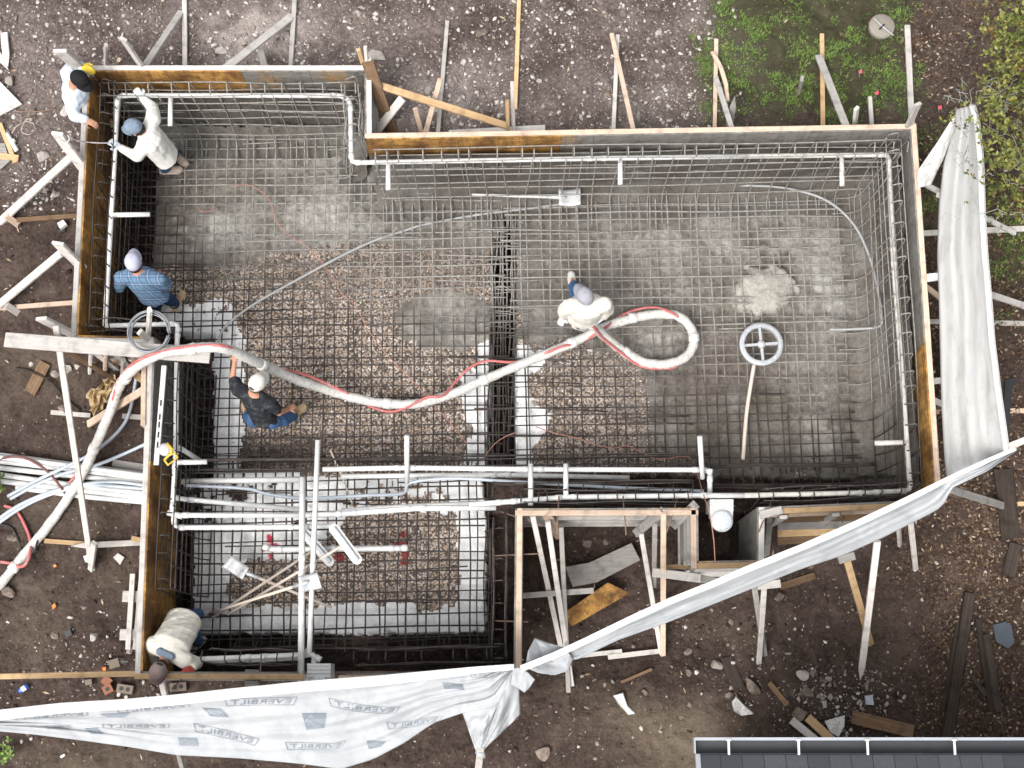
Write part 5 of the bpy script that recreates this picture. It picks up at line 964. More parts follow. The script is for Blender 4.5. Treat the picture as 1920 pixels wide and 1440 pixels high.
        if opening: mb = MB(); ellip(mb, base-cf*.1+up*.03, sd*.036, f*.018, up*.022, 12); mb.build('strap_opening', M['black'], cp, True)
        if opening == 'logo': pass
    return o, dict(hc=hc, up=up, f=f, sd=sd)
cream = fabric('cement_dusted_cream_cotton', (.66, .63, .565), .05, (.42, .38, .31), .35, 6); white_ = fabric('off_white_sweatshirt', (.68, .665, .62), .05, (.45, .42, .37), .25, 6); ltblue = fabric('pale_blue_shirt', (.55, .61, .71), .07, (.66, .70, .75), .5, 7)
blackt = fabric('faded_black_tshirt', (.022, .024, .028), .25, (.08, .085, .095), .7, 7); cream2 = fabric('beige_hooded_sweatshirt', (.72, .69, .605), .05, (.5, .46, .38), .15, 6)
tan = fabric('tan_work_boots', (.50, .37, .22), .12, (.35, .28, .2), .5); pinkboot = fabric('muddy_pinkish_boots', (.45, .36, .30), .12, (.2, .15, .12), .4); greyboot = fabric('cement_grey_boots', (.50, .49, .46), .1, (.32, .3, .28), .4)
gl_w = fabric('pale_blue_gloves', (.60, .65, .70), .06, (.4, .4, .4), .3); gl_r = fabric('red_gloves', (.42, .06, .045), .2); gl_y = fabric('yellow_gloves', (.66, .50, .05), .1)
capg = fabric('washed_grey_blue_cap', (.16, .21, .27), .2, (.32, .36, .4), .6, 14); capl = fabric('lavender_grey_cap', (.42, .43, .54), .08); capw = fabric('white_cap', (.62, .60, .55), .06); capk = plain('black_cap', (.012, .012, .014), .8, .2, .2); capgrey = fabric('grey_cap', (.30, .30, .34), .1); capm_ = fabric('mauve_brown_cap', (.24, .18, .175), .12)
person('person in off-white sweatshirt and blue jeans reaching gloved hands to the corner pipe', dict(
    pelvis=(308, 288, -.56), neck=(270, 247, -.06), head=(254, 240, .02), sL=(270, 276, -.16), eL=(256, 293, -.28), wL=(226, 277, -.2), hL=(212, 268, -.17), sR=(287, 224, -.12), eR=(286, 202, -.2), wR=(268, 184, -.17), hR=(259, 173, -.15),
    kL=(308, 305, -.95), aL=(310, 316, -1.28), tL=(330, 317, -1.34), kR=(320, 285, -.95), aR=(327, 287, -1.28), tR=(341, 300, -1.34)), (-1, .15, -.6), (.2, -1, 0), white_, jean, capg, gl_w, boot=pinkboot, seed=1, loose=1.12, brim=True, hood=None)
person('person in a blue plaid shirt and lavender cap standing by the west form', dict(
    pelvis=(288, 552, -.56), neck=(255, 508, -.02), head=(251, 494, .1), sL=(229, 520, -.12), eL=(224, 538, -.36), wL=(238, 520, -.55), hL=(240, 505, -.6), sR=(297, 524, -.14), eR=(313, 533, -.36), wR=(300, 520, -.55), hR=(295, 508, -.6),
    kL=(287, 566, -.95), aL=(293, 573, -1.28), tL=(302, 566, -1.34), kR=(314, 560, -.95), aR=(329, 570, -1.28), tR=(343, 546, -1.34)), (-.12, 1, -.5), (-1, .1, 0), plaid, jeand, capl, None, boot=tan, seed=2, loose=1.08)
person('person in a black t-shirt, white cap and jeans lifting the white hose', dict(
    pelvis=(494, 780, -.62), neck=(473, 736, -.12), head=(482, 720, .0), sL=(447, 731, -.18), eL=(436, 708, -.15), wL=(440, 679, -.08), hL=(441, 667, -.05), sR=(508, 757, -.22), eR=(523, 774, -.42), wR=(540, 768, -.62), hR=(552, 761, -.68),
    kL=(474, 790, -.95), aL=(465, 780, -1.28), tL=(458, 760, -1.34), kR=(534, 788, -.9), aR=(550, 779, -1.28), tR=(567, 764, -1.34)), (.55, .85, -.35), (-.8, .6, 0), blackt, jean, capw, None, short=True, boot=tan, seed=3, loose=1.0, hair=(.10, .06, .045), opening=True)
person('person in cement dusted cream clothes and grey cap holding the hose end', dict(
    pelvis=(1095, 590, -.58), neck=(1100, 568, -.08), head=(1097, 557, .06), sL=(1068, 574, -.14), eL=(1057, 582, -.36), wL=(1056, 594, -.58), hL=(1052, 604, -.64), sR=(1132, 571, -.14), eR=(1140, 580, -.4), wR=(1131, 594, -.62), hR=(1120, 600, -.66),
    kL=(1080, 552, -.95), aL=(1075, 535, -1.28), tL=(1071, 514, -1.34), kR=(1088, 600, -.95), aR=(1086, 609, -1.28), tR=(1098, 614, -1.34)), (-.55, .85, -.35), (-1, -.1, 0), cream, jean, capgrey, gl_w, gl='LR', boot=greyboot, seed=4, loose=1.2, brim=True, hair=(.5, .5, .5))
person('person in beige sweatshirt and mauve cap stooping over the spa form', dict(
    pelvis=(344, 1166, -.5), neck=(310, 1230, -.03), head=(299, 1256, .04), sL=(347, 1238, -.12), eL=(368, 1243, -.3), wL=(362, 1251, -.12), hL=(354, 1256, -.06), sR=(287, 1209, -.12), eR=(284, 1226, -.35), wR=(296, 1246, -.45), hR=(302, 1256, -.5),
    kL=(366, 1194, -.95), aL=(372, 1204, -1.38), tL=(362, 1214, -1.42), kR=(362, 1154, -.95), aR=(372, 1152, -1.3), tR=(384, 1150, -1.35)), (-.35, -1, -.45), (.9, -.43, 0), cream2, jean, capm_, gl_r, gl='L', boot=greyboot, seed=5, loose=1.16, hood=capg, opening=True)
person('person in pale blue shirt and black cap leaning on the northwest form corner', dict(
    pelvis=(150, 200, -.28), neck=(137, 155, .26), head=(149, 150, .38), sL=(128, 137, .18), eL=(137, 122, .1), wL=(155, 124, .25), hL=(167, 130, .3), sR=(131, 180, .14), eR=(139, 217, -.02), wR=(161, 224, .06), hR=(176, 232, .06),
    kL=(182, 205, -.5), aL=(186, 200, -.82), tL=(200, 205, -.86), kR=(178, 220, -.5), aR=(184, 225, -.82), tR=(198, 228, -.86)), (.8, -.55, -.45), (.1, 1, 0), ltblue, jeand, capk, gl_y, gl='L', boot=tan, seed=6, loose=1.12)

# ---------------------------------------------------------------- tarps hung along the south and east as wind screens
g = G('white_house_wrap', .6, .25); p = g.coord('Pos'); a = g.noise(p, 3.2, 6, .6, .8); b = g.noise(g.coord('Object', (1, 1, 1)), 28, 5, .7)
c = g.ramp(a, [(.3, (.30, .315, .33)), (.6, (.39, .402, .415))]); c = g.mix(g.ramp(b, [(.62, 0.), (.75, .35)]), c, (.28, .275, .26)); g.bump(a, .35, .05)
g.b.inputs['Transmission Weight'].default_value = 0; M['wrap'] = g.col(c); M['ink'] = plain('faded_grey_blue_print', (.19, .22, .25), .5, .3, .12)
g = G('spattered_white_tarp', .6, .25); v = g.coord('Pos', (4, .8, 2)); a = g.noise(v, 3, 6, .6, .5); c = g.ramp(a, [(.3, (.40, .395, .38)), (.5, (.52, .515, .505)), (.7, (.55, .55, .545))]); b = g.noise(v, 13, 5, .7); c = g.mix(g.ramp(b, [(.66, 0.), (.72, .7)]), c, (.20, .18, .16)); bl = g.noise(g.coord('Pos'), 2.3, 3); c = g.mix(g.ramp(bl, [(.66, 0.), (.76, .3)]), c, (.36, .46, .60)); g.bump(a, .4, .02); M['tarp'] = g.col(c)
def interp(L, t):
    n = len(L)-1; i = min(int(t*n), n-1); f = t*n-i; a, b = L[i], L[i+1]; return tuple(a[k]*(1-f)+b[k]*f for k in range(3))
def resample(L, n=40):
    pts = [Vector((p[0], p[1], 0)) for p in L]; d = [0]
    for i in range(1, len(pts)): d.append(d[-1]+(pts[i]-pts[i-1]).length)
    out = []
    for k in range(n+1):
        t = d[-1]*k/n; i = max(j for j in range(len(d)-1) if d[j] <= t+1e-9); f = (t-d[i])/(d[i+1]-d[i]); out.append(tuple(L[i][q]*(1-f)+L[i+1][q]*f for q in range(3)))
    return out
def surf(top, bot, fold, seed, fr=(3, 9), sag=0.0, pleat=0.0, pk=3.0, grow=(1, 1)):
    A, B = resample(top, 60), resample(bot, 60)
    def S_(s, t):
        a, b = interp(A, s), interp(B, s); x, y, z = (a[k]*(1-t)+b[k]*t for k in range(3)); e = math.sin(math.pi*min(1, t*1.02))
        h = fold*e*(float(fbm(s*fr[0]+t*1.5, t*fr[1]-s*2, seed, 3))-.5)*2-sag*e; w = 6.283*(t*pk+.22*math.sin(s*5+seed)+.1*math.sin(s*13)); h += pleat*e*(math.sin(w)+.5*math.sin(2.3*w+1))*(grow[0]+(grow[1]-grow[0])*s); return at(x, y, z+h)
    return S_
def drape(name, S_, m, parent, ns=120, nt=26, roll=0.0):
    mb = MB(); vs = [S_(i/ns, j/nt) for i in range(ns+1) for j in range(nt+1)]; mb.add(vs, [(i*(nt+1)+j, i*(nt+1)+j+1, (i+1)*(nt+1)+j+1, (i+1)*(nt+1)+j) for i in range(ns) for j in range(nt)])
    o = mb.build(name, m, parent, True); q = o.modifiers.new('t', 'SOLIDIFY'); q.thickness = .003; q.offset = -1
    return o
# printed tarp at the bottom left
TOP = [(-40, 1336, .75), (110, 1319, .78), (240, 1311, .8), (330, 1303, .8), (450, 1290, .8), (560, 1279, .8), (700, 1268, .8), (800, 1259, .8), (890, 1251, .8), (964, 1246, .8)]
BOT = [(-40, 1368, .3), (60, 1377, .3), (150, 1388, .28), (250, 1402, .25), (330, 1416, .2), (450, 1422, .2), (560, 1432, .15), (640, 1442, .1), (700, 1424, .12), (760, 1392, .2), (812, 1356, .28), (870, 1336, .35), (905, 1330, .4), (932, 1322, .5), (966, 1252, .72)]
o = thing('tarp', 'big printed white plastic tarp sagging along the bottom left', 'tarp', at(500, 1350, -1.2)); ST = surf(TOP, BOT, .11, 91, (2.2, 4), .07, .022, 3.6, (.35, 1.3)); drape('sheet', ST, M['wrap'], o, 200, 60)
HEM0 = surf([(x, y-1, z+.03) for x, y, z in TOP], [(x, y+19-9*smooth(x, 700, 960), z+.02) for x, y, z in TOP], .008, 93, (20, 3)); drape('rolled_hem', HEM0, M['pvc'], o, 120, 6)
def text_tris(txt, size=1.0):
    cu = bpy.data.curves.new('t', 'FONT'); cu.body = txt; cu.size = size; cu.resolution_u = 2; t = bpy.data.objects.new('t', cu); C.objects.link(t); bpy.context.view_layer.update()
    me = bpy.data.meshes.new_from_object(t.evaluated_get(bpy.context.evaluated_depsgraph_get())); V = [(v.co.x, v.co.y) for v in me.vertices]; F_ = [tuple(p.vertices) for p in me.polygons]; bpy.data.objects.remove(t); bpy.data.curves.remove(cu); bpy.data.meshes.remove(me)
    xs = [v[0] for v in V]; ys = [v[1] for v in V]; x0, x1, y0, y1 = min(xs), max(xs), min(ys), max(ys); return [((x-x0)/(x1-x0), (y-y0)/(y1-y0)) for x, y in V], F_
TXT = text_tris('EVERBILT'); TH = text_tris('THE HOME'); TD = text_tris('DEPOT')
# positions on the sheet come from solving where on it a pixel falls
grid = [(i/90, j/30) for i in range(91) for j in range(31)]; gp = np.array([proj(*ST(s, t)) for s, t in grid]); ga = np.array(grid)
def onsheet(px, py):
    k = np.argmin((gp[:, 0]-px)**2+(gp[:, 1]-py)**2); return ga[k]
def emboss(mb, uv, faces, quad, flipx=True):               # quad: four (s,t) corners: top left, top right, bottom right, bottom left
    vs = []
    for u, v in uv:
        if flipx: u = 1-u
        a = quad[0]*(1-u)+quad[1]*u; b = quad[3]*(1-u)+quad[2]*u; s, t = b*(1-v)+a*v; p = ST(s, t); e = 1e-3
        n = (ST(min(1, s+e*4), t)-ST(max(0, s-e*4), t)).cross(ST(s, min(1, t+e*8))-ST(s, max(0, t-e*8))).normalized()
        if n.z < 0: n = -n
        vs.append(p+n*.006)
    mb.add(vs, faces)
def sub(uv, q): return [(q[0]+(q[1]-q[0])*u, q[2]+(q[3]-q[2])*v) for u, v in uv]
def brand(quadpx, parent=o):
    q = [onsheet(*p) for p in quadpx]; mb = MB(); emboss(mb, sub(TXT[0], (.07, .93, .2, .8)), TXT[1], q)
    for a in ((0, 1, 0, .05), (0, 1, .95, 1), (0, .012, 0, 1), (.988, 1, 0, 1)):
        k = 14; uv = [(a[0]+(a[1]-a[0])*i/k, a[2+j]) for i in range(k+1) for j in (0, 1)]; emboss(mb, uv, [(2*i, 2*i+1, 2*i+3, 2*i+2) for i in range(k)], q)
    mb.build('printed_lettering', M['ink'], parent)
def square(quadpx, parent=o):
    q = [onsheet(*p) for p in quadpx]; mb = MB(); k = 8; uv = [(i/k, j/k) for i in range(k+1) for j in range(k+1)]; emboss(mb, uv, [(i*(k+1)+j, i*(k+1)+j+1, (i+1)*(k+1)+j+1, (i+1)*(k+1)+j) for i in range(k) for j in range(k)], q); b = mb.build('printed_square', M['ink'], parent)
    mb = MB(); c_, s_ = math.cos(R(38)), math.sin(R(38))
    for (uv, fs), oy in ((TH, .12), (TD, -.2)):
        r = [((u-.5)*.8, (v-.5)*.24+oy) for u, v in uv]; r = [(.5+x*c_-y*s_, .5+x*s_+y*c_) for x, y in r]
        w = ST
        q2 = q; vs = []
        base = len(mb.v); emboss(mb, r, fs, q2)
    for i, p in enumerate(mb.v): mb.v[i] = (p[0], p[1], p[2]+.003)
    mb.build('printed_lettering', M['wrap'], b)
brand([(613, 1308), (746, 1325), (742, 1337), (617, 1326)]); brand([(422, 1312), (553, 1308), (555, 1320), (425, 1322)]); brand([(360, 1356), (484, 1384), (480, 1400), (364, 1372)]); brand([(192, 1356), (314, 1356), (314, 1366), (194, 1366)])
brand([(728, 1352), (828, 1344), (820, 1358), (731, 1367)]); brand([(536, 1392), (645, 1386), (645, 1398), (540, 1406)]); brand([(222, 1328), (360, 1318), (360, 1325), (224, 1335)]); brand([(30, 1345), (160, 1335), (160, 1341), (32, 1350)]); brand([(882, 1262), (945, 1255), (942, 1262), (884, 1270)]); brand([(75, 1361), (138, 1358), (136, 1366), (84, 1368)])
square([(568, 1336), (607, 1338), (606, 1366), (570, 1370)]); square([(380, 1327), (418, 1328), (427, 1345), (396, 1342)]); square([(830, 1278), (870, 1282), (868, 1295), (832, 1293)]); square([(193, 1338), (240, 1337), (236, 1345), (197, 1344)]); square([(158, 1366), (186, 1364), (200, 1376), (168, 1377)]); square([(336, 1382), (366, 1382), (372, 1398), (340, 1396)]); square([(685, 1390), (722, 1388), (715, 1400), (688, 1404)])
# bag-like end tied to a stake
T2 = [(866, 1334, .3), (900, 1326, .4), (935, 1310, .5), (950, 1280, .6), (962, 1252, .74), (974, 1290, .5), (976, 1340, .2)]; B2 = [(893, 1411, .02), (895, 1412, .02), (897, 1413, .02), (898, 1413, .02), (899, 1413, .02), (901, 1412, .02), (903, 1410, .02)]
S2 = surf(T2, B2, .13, 95, (6, 3), -.06); mb_o = drape('gathered_end', S2, M['wrap'], o, 60, 24)
mb = MB(); tube(mb, [at(893, 1409, .05), at(899, 1413, .07), at(905, 1413, .05), at(908, 1420, .0)], [.02, .035, .03, .015], 8); mb.build('knot', M['wrap'], o, True)
S3 = surf([(962, 1252, .8), (975, 1252, .8), (992, 1262, .75), (1003, 1275, .7)], [(958, 1284, .68), (970, 1290, .64), (984, 1299, .6), (993, 1290, .6)], .03, 96, (3, 3), -.02); drape('flap', S3, M['wrap'], o, 20, 10)
# diagonal tarp
TOP = [(975, 1249, .8), (1040, 1223, .8), (1100, 1195, .8), (1170, 1161, .8), (1250, 1124, .8), (1330, 1092, .8), (1400, 1062, .8), (1500, 1022, .8), (1600, 979, .82), (1700, 932, .85), (1790, 888, .88), (1850, 861, .9), (1904, 838, .92)]
BOT = [(985, 1256, .74), (1040, 1240, .62), (1080, 1238, .5), (1160, 1200, .45), (1250, 1168, .42), (1330, 1136, .4), (1400, 1108, .38), (1500, 1068, .35), (1580, 1042, .35), (1650, 1011, .4), (1740, 966, .42), (1768, 950, .45), (1785, 915, .6), (1850, 884, .75), (1905, 846, .86)]
o = thing('tarp', 'long plain white tarp stretched diagonally across the lower right', 'tarp', at(1400, 1085, -1.2)); S4 = surf(TOP, BOT, .09, 97, (5, 2.5), .06, .012, 2.0); drape('sheet', S4, M['wrap'], o)
H4 = surf([(x, y-1, z+.03) for x, y, z in TOP], [(x+3, y+11-5*smooth(x, 1650, 1850), z+.02) for x, y, z in TOP], .01, 98, (30, 2)); drape('rolled_hem', H4, M['pvc'], o, 120, 6)
S5 = surf([(985, 1250, .78), (990, 1220, .72), (1003, 1196, .6), (1030, 1206, .6), (1058, 1214, .7)], [(986, 1252, .78), (1010, 1262, .7), (1040, 1266, .6), (1066, 1258, .55), (1075, 1236, .55)], .06, 99, (3, 3), -.05); drape('loose_end', S5, M['wrap'], o, 40, 20)
# upright tarp on the east
TOP = [(1829, 196, 1.05), (1838, 230, 1.02), (1845, 300, 1.0), (1848, 400, 1.0), (1853, 480, 1.0), (1860, 560, 1.0), (1866, 640, 1.0), (1876, 720, 1.0), (1893, 842, .95), (1893, 850, .9)]
BOT = [(1792, 205, .5), (1788, 240, .3), (1770, 300, .12), (1760, 380, .08), (1757, 480, .08), (1760, 560, .08), (1762, 640, .08), (1765, 760, .08), (1770, 850, .1), (1775, 900, .1)]
o = thing('tarp', 'upright white tarp hung along the east form, spattered with concrete', 'tarp', at(1810, 550, -1)); S6 = surf(TOP, BOT, .05, 101, (3, 3), .03, .010, 4.2); drape('sheet', S6, M['tarp'], o, 100, 24)
S7 = surf([(1790, 215, .5), (1755, 270, .3), (1722, 318, .15)], [(1790, 246, .3), (1768, 300, .12), (1745, 347, -.05)], .06, 102, (4, 4), -.02); drape('loose_corner', S7, M['tarp'], o, 40, 16)
S7 = surf([(1722, 318, .15), (1720, 335, .1), (1722, 352, 0)], [(1760, 300, .12), (1756, 325, .05), (1746, 347, -.05)], .05, 103, (4, 4), -.02); drape('loose_corner', S7, M['tarp'], o, 20, 10)
H6 = surf([(x-2, y, z+.02) for x, y, z in TOP], [(x-12, y, z) for x, y, z in TOP], .012, 104, (24, 2)); drape('rolled_hem', H6, M['tarp'], o, 100, 5)

# ---------------------------------------------------------------- roof of the house at the lower right
ZR = 1.3; e0, e1 = at(1303, 1386, ZR), at(1303, 1386, ZR)+Vector((12, 0, 0)); o = thing('house', 'slate grey shingled house roof with a white edged gutter at the lower right', 'house', (e0.x+3, e0.y-3, -1.6))
g = G('grey_blue_shingles', .85, .2); v = g.coord('Pos'); bk = g.n('TexBrick', Vector=v, Scale=1.0); bk.inputs['Brick Width'].default_value = .21; bk.inputs['Row Height'].default_value = .14; bk.inputs['Mortar Size'].default_value = .004; bk.inputs['Color1'].default_value = (.055, .058, .067, 1); bk.inputs['Color2'].default_value = (.085, .09, .102, 1); bk.inputs['Mortar'].default_value = (.02, .02, .025, 1); bk.offset = .43; bk.inputs['Bias'].default_value = -.1
n1 = g.noise(v, 80, 3, .7); c = g.mix(g.ramp(n1, [(.35, .5), (.6, 0.)]), bk.outputs['Color'], (.035, .038, .045)); g.bump(g.math('ADD', n1, bk.outputs['Fac']), .4, .008); M['shingle'] = g.col(c)
mb = MB(); RY = -6.0; y1 = e0.y-.13; slab(mb, [(e0.x+.05, y1, ZR-.02), (e0.x+12, y1, ZR-.02), (e0.x+12, RY, ZR+2.0), (e0.x+.05, RY, ZR+2.0)], .03); rf = mb.build('roof', M['shingle'], o)
for k in range(7): mb = MB(); slab(mb, [(e0.x+.045, y1-.14*k-.002, ZR-.005+.058*k), (e0.x+12, y1-.14*k-.002, ZR-.005+.058*k), (e0.x+12, y1-.14*k-.145, ZR+.058*(k+1)-.008), (e0.x+.045, y1-.14*k-.145, ZR+.058*(k+1)-.008)], .006); mb.build('shingle_course', M['shingle'], rf)
M['gut'] = plain('dark_gutter', (.045, .05, .058), .4, .5, .2, 10); M['gutedge'] = plain('gutter_lip', (.34, .36, .39), .4, .5, .1, 10)
gt = MB(); prof = [(0, .02), (0, -.1), (-.13, -.1), (-.13, .03)]; 
for a, b in zip(prof[:-1], prof[1:]): gt.add([(e0.x, e0.y+a[0], ZR+a[1]), (e0.x+12, e0.y+a[0], ZR+a[1]), (e0.x+12, e0.y+b[0], ZR+b[1]), (e0.x, e0.y+b[0], ZR+b[1])], [(0, 1, 2, 3)])
gu = gt.build('gutter', M['gut'], o); mb = MB(); box(mb, (e0.x+6, e0.y+.004, ZR+.022), (6, 0, 0), (0, .014, 0), (0, 0, .006)); mb.build('lip', M['gutedge'], gu)
mb = MB(); box(mb, (e0.x-.004, e0.y-.06, ZR-.035), (.006, 0, 0), (0, .075, 0), (0, 0, .066)); mb.build('end_cap', M['gutedge'], gu)
mb = MB(); slab(mb, [(e0.x+.0, y1-.01, ZR+.01), (e0.x+.045, y1-.01, ZR+.01), (e0.x+.045, RY, ZR+2.02), (e0.x, RY, ZR+2.02)], .05); mb.build('rake_trim', M['gutedge'], o)
for px in (1366, 1497, 1626, 1789):
    p = at(px, 1392, ZR+.03); mb = MB(); box(mb, (p.x, e0.y-.075, ZR+.036), (.011, 0, 0), (0, .07, 0), (0, 0, .003)); box(mb, (p.x-.012, e0.y-.005, ZR+.038), (.012, .006, 0), (0, .006, 0), (0, 0, .003)); box(mb, (p.x+.012, e0.y-.005, ZR+.0385), (.012, -.006, 0), (0, .006, 0), (0, 0, .003)); mb.build('strap', M['alu'], gu)
mb = MB(); box(mb, (e0.x+6.2, (e0.y-.45+RY)/2, -.2), (5.8, 0, 0), (0, (e0.y-.45-RY)/2, 0), (0, 0, 1.4)); mb.build('wall', plain('beige_wall', (.45, .41, .35)), o)

# ---------------------------------------------------------------- stones
def stone_mesh(name, r, seed, sub_=2, flat=.65):
    bm = bmesh.new(); bmesh.ops.create_icosphere(bm, subdivisions=sub_, radius=1); rr = random.Random(seed); off = [Vector((rr.gauss(0, 1), rr.gauss(0, 1), rr.gauss(0, 1))).normalized() for _ in range(9)]; cut = [rr.uniform(.34, .72) for _ in off]; sx_, sy_ = rr.uniform(.8, 1.25), rr.uniform(.75, 1.1)
    for v in bm.verts:
        for d, c_ in zip(off, cut):
            e = v.co.dot(d)
            if e > c_: v.co -= d*(e-c_)*.97
        v.co *= 1+rr.uniform(-.03, .03); v.co = Vector((v.co.x*sx_, v.co.y*sy_, v.co.z*flat))*r
    me = bpy.data.meshes.new(name); bm.to_mesh(me); bm.free(); return me
def stone(x, y, r, label, group, m='rock', seed=0):
    me = stone_mesh('stone', r/163, seed or int(x*7+y)); o = link('stone', me, M[m]); o.location = gat(x, y, r/163*.3); o.rotation_euler = (0, 0, seed); return tag(o, label, 'stone', group)
for i, (x, y, r, l, m) in enumerate(((18, 152, 15, 'white angular stone beside the square board at the left edge', 'rock'), (79, 294, 15, 'pale lumpy stone left of the roped plank', 'rock'), (120, 207, 11, 'whitish stone at the elbow of the black capped worker', 'rock'), (709, 105, 20, 'large whitish stone beside the brown leaning board', 'rock'), (900, 62, 18, 'flat grey brown stone above the orange diagonal board', 'brownrock'), (868, 118, 10, 'yellowish stone by the slim pale tie', 'rock'), (913, 37, 8, 'round white stone near the top edge in the middle', 'rock'), (672, 25, 9, 'round white stone near the top edge left of the middle', 'rock'), (959, 70, 7, 'rusty hollow stone touching the long fresh tie', 'brownrock'), (980, 107, 8, 'smooth white stone just right of the long fresh tie', 'rock'), (1010, 151, 8, 'tall white pebble right of the long fresh tie', 'rock'), (1140, 178, 11, 'flat grey stone left of the X of timbers', 'brownrock'), (805, 170, 13, 'white stone under the orange diagonal board', 'rock'), (1068, 22, 7, 'small pale stone near the top edge', 'rock'), (1235, 62, 9, 'white stone right of the X of timbers', 'rock'), (1330, 42, 7, 'white stone at the left rim of the grass', 'rock'), (416, 95, 12, 'tall white stone under the wide kicker', 'rock'), (160, 20, 8, 'pale stone near the top left', 'rock'), (150, 42, 6, 'white chip between the pale stones at the top left', 'rock'), (115, 38, 6, 'pinkish chip at the top left', 'rock'), (270, 62, 8, 'brown stone left of the white kicker', 'brownrock'), (745, 235, 26, 'broad pale patch of broken concrete in the notch of the forms', 'rock'),
        (62, 210, 14, 'brown lump below the white stone at the left', 'brownrock'), (105, 365, 10, 'rubble lump above the old brown tie', 'rock'), (135, 262, 7, 'pinkish chip under the worker\'s hand', 'brownrock'), (12, 1112, 18, 'round brown stone beside the white hose at the left edge', 'brownrock'), (176, 1193, 11, 'pale stone on the mud left of the pallet', 'rock'), (105, 1190, 12, 'dark lump beside the labelled box', 'brownrock'), (230, 1240, 9, 'grey rubble by the foot of the spa form', 'rock'), (245, 1215, 12, 'broken rubble below the pallet', 'rock'),
        (60, 683, 8, 'pale stone beside the brown wet board', 'rock'), (125, 692, 15, 'cracked pale stone right of the slim pole', 'rock'), (105, 700, 11, 'cracked pale stone left of the slim pole', 'rock'), (120, 765, 13, 'rubble lump behind the pale lath', 'brownrock'), (145, 688, 9, 'grey chip by the brown lower brace', 'rock'), (24, 1010, 14, 'dark round stone inside the red hose loop', 'brownrock'),
        (1345, 1246, 15, 'round pinkish stone left of the dark half buried board', 'rock'), (1411, 1292, 21, 'big pink brown stone in the lower right rubble', 'brownrock'), (1513, 1298, 20, 'big brown stone below the yellow stone', 'brownrock'), (1505, 1265, 13, 'yellow stone in the lower right rubble', 'rock'), (1525, 1262, 9, 'upright pink stone beside the yellow one', 'brownrock'), (1496, 1335, 20, 'smooth brown stone under the fresh sawn offcut', 'brownrock'), (1555, 1272, 7, 'small white stone right of the yellow one', 'rock'), (1557, 1308, 10, 'pinkish stone beside the white scrap', 'rock'), (1545, 1320, 8, 'white stone above the white scrap', 'rock'), (1368, 1305, 10, 'brown stone above the white scrap', 'brownrock'), (1371, 1290, 7, 'pale chip above the brown stone', 'rock'), (1376, 1214, 8, 'brown cube like stone on the mud', 'brownrock'), (1290, 1222, 8, 'dark pink stone left on the mud', 'brownrock'), (1290, 1262, 8, 'square dark stone on the mud', 'brownrock'), (1370, 1165, 8, 'yellow brown stone below the crossed legs', 'brownrock'), (1020, 1412, 19, 'big grey brown clod at the bottom edge', 'brownrock'), (1460, 1120, 15, 'dark clod under the brown offcut', 'brownrock'), (1757, 1055, 7, 'yellow stone among the leaves', 'rock'), (1135, 1015, 9, 'pale stone in the shadow of the pit', 'brownrock'), (1100, 1018, 12, 'long brown stone in the shadow of the pit', 'brownrock'), (1210, 1300, 9, 'grey chip right of the crumpled scrap', 'brownrock'), (238, 1185, 6, 'small white pebble left of the pallet foot', 'rock'))):
    stone(x, y, r, l, 'loose stones round the pool', m, i+3)
# rubble nobody could count: small stones, densest where the photograph is white
def scatter(name, n, weight, rmin, rmax, m, region, seed, flat=.6, power=3.0):
    r_ = np.random.default_rng(seed); bases = []
    for k in range(6):
        me = stone_mesh('b', 1, 200+k+seed, 1, flat); bases.append((np.array([v.co[:] for v in me.vertices]), np.array([p.vertices[:] for p in me.polygons]))); bpy.data.meshes.remove(me)
    Vs, Fs, b0, cnt = [], [], 0, 0
    while cnt < n:
        px = r_.uniform(region[0], region[2]); py = r_.uniform(region[1], region[3]); p = at(px, py, -1.1)
        if r_.random() > weight(px, py, p.x, p.y): continue
        p = gat(px, py, 0)
        if inpoly(np.array([p.x]), np.array([p.y]), POOL)[0]: continue
        rad = rmin+(rmax-rmin)*r_.random()**power; v, f = bases[r_.integers(6)]; a = r_.uniform(0, 6.28); ca, sa = math.cos(a), math.sin(a)
        q = v*rad*np.array([r_.uniform(.75, 1.5), r_.uniform(.6, 1.0), 1]); q = np.stack([q[:, 0]*ca-q[:, 1]*sa, q[:, 0]*sa+q[:, 1]*ca, q[:, 2]], 1)+np.array([p.x, p.y, p.z+rad*.25]); Vs.append(q); Fs.append(f+b0); b0 += len(v); cnt += 1
    o = gridmesh(name, np.concatenate(Vs), np.concatenate(Fs), m, None, False); return tag(o, kind='stuff')
g = G('rubble_stones', .9, .12); gi = g.n('NewGeometry').outputs['Random Per Island']; M['rub'] = g.col(g.mix(g.ramp(g.noise(g.coord('Pos'), 40, 3), [(.4, 0.), (.7, .6)]), g.ramp(gi, [(0, (.13, .10, .085)), (.3, (.30, .26, .23)), (.65, (.47, .44, .40)), (1, (.66, .63, .60))]), (.2, .155, .13)))
g = G('earth_clods', .95, .08); gi = g.n('NewGeometry').outputs['Random Per Island']; M['clod'] = g.col(g.ramp(gi, [(0, (.03, .021, .018)), (.5, (.065, .046, .038)), (.9, (.11, .082, .068)), (1, (.24, .2, .175))]))
def wrub(px, py, x, y): return float(np.clip(sample(rub, x, y)*1.5+.03, 0, 1))
scatter('rubble', 6500, wrub, .005, .042, M['rub'], (-40, -20, 1420, 430), 5)
scatter('rubble', 900, wrub, .005, .045, M['rub'], (-40, 1130, 1700, 1430), 6)
scatter('earth_clods', 1900, lambda px, py, x, y: .25+.9*float(fbm(x*2, y*2, 33))*(py > 380), .006, .05, M['clod'], (-40, 330, 1960, 1460), 8, .6, 3.5)
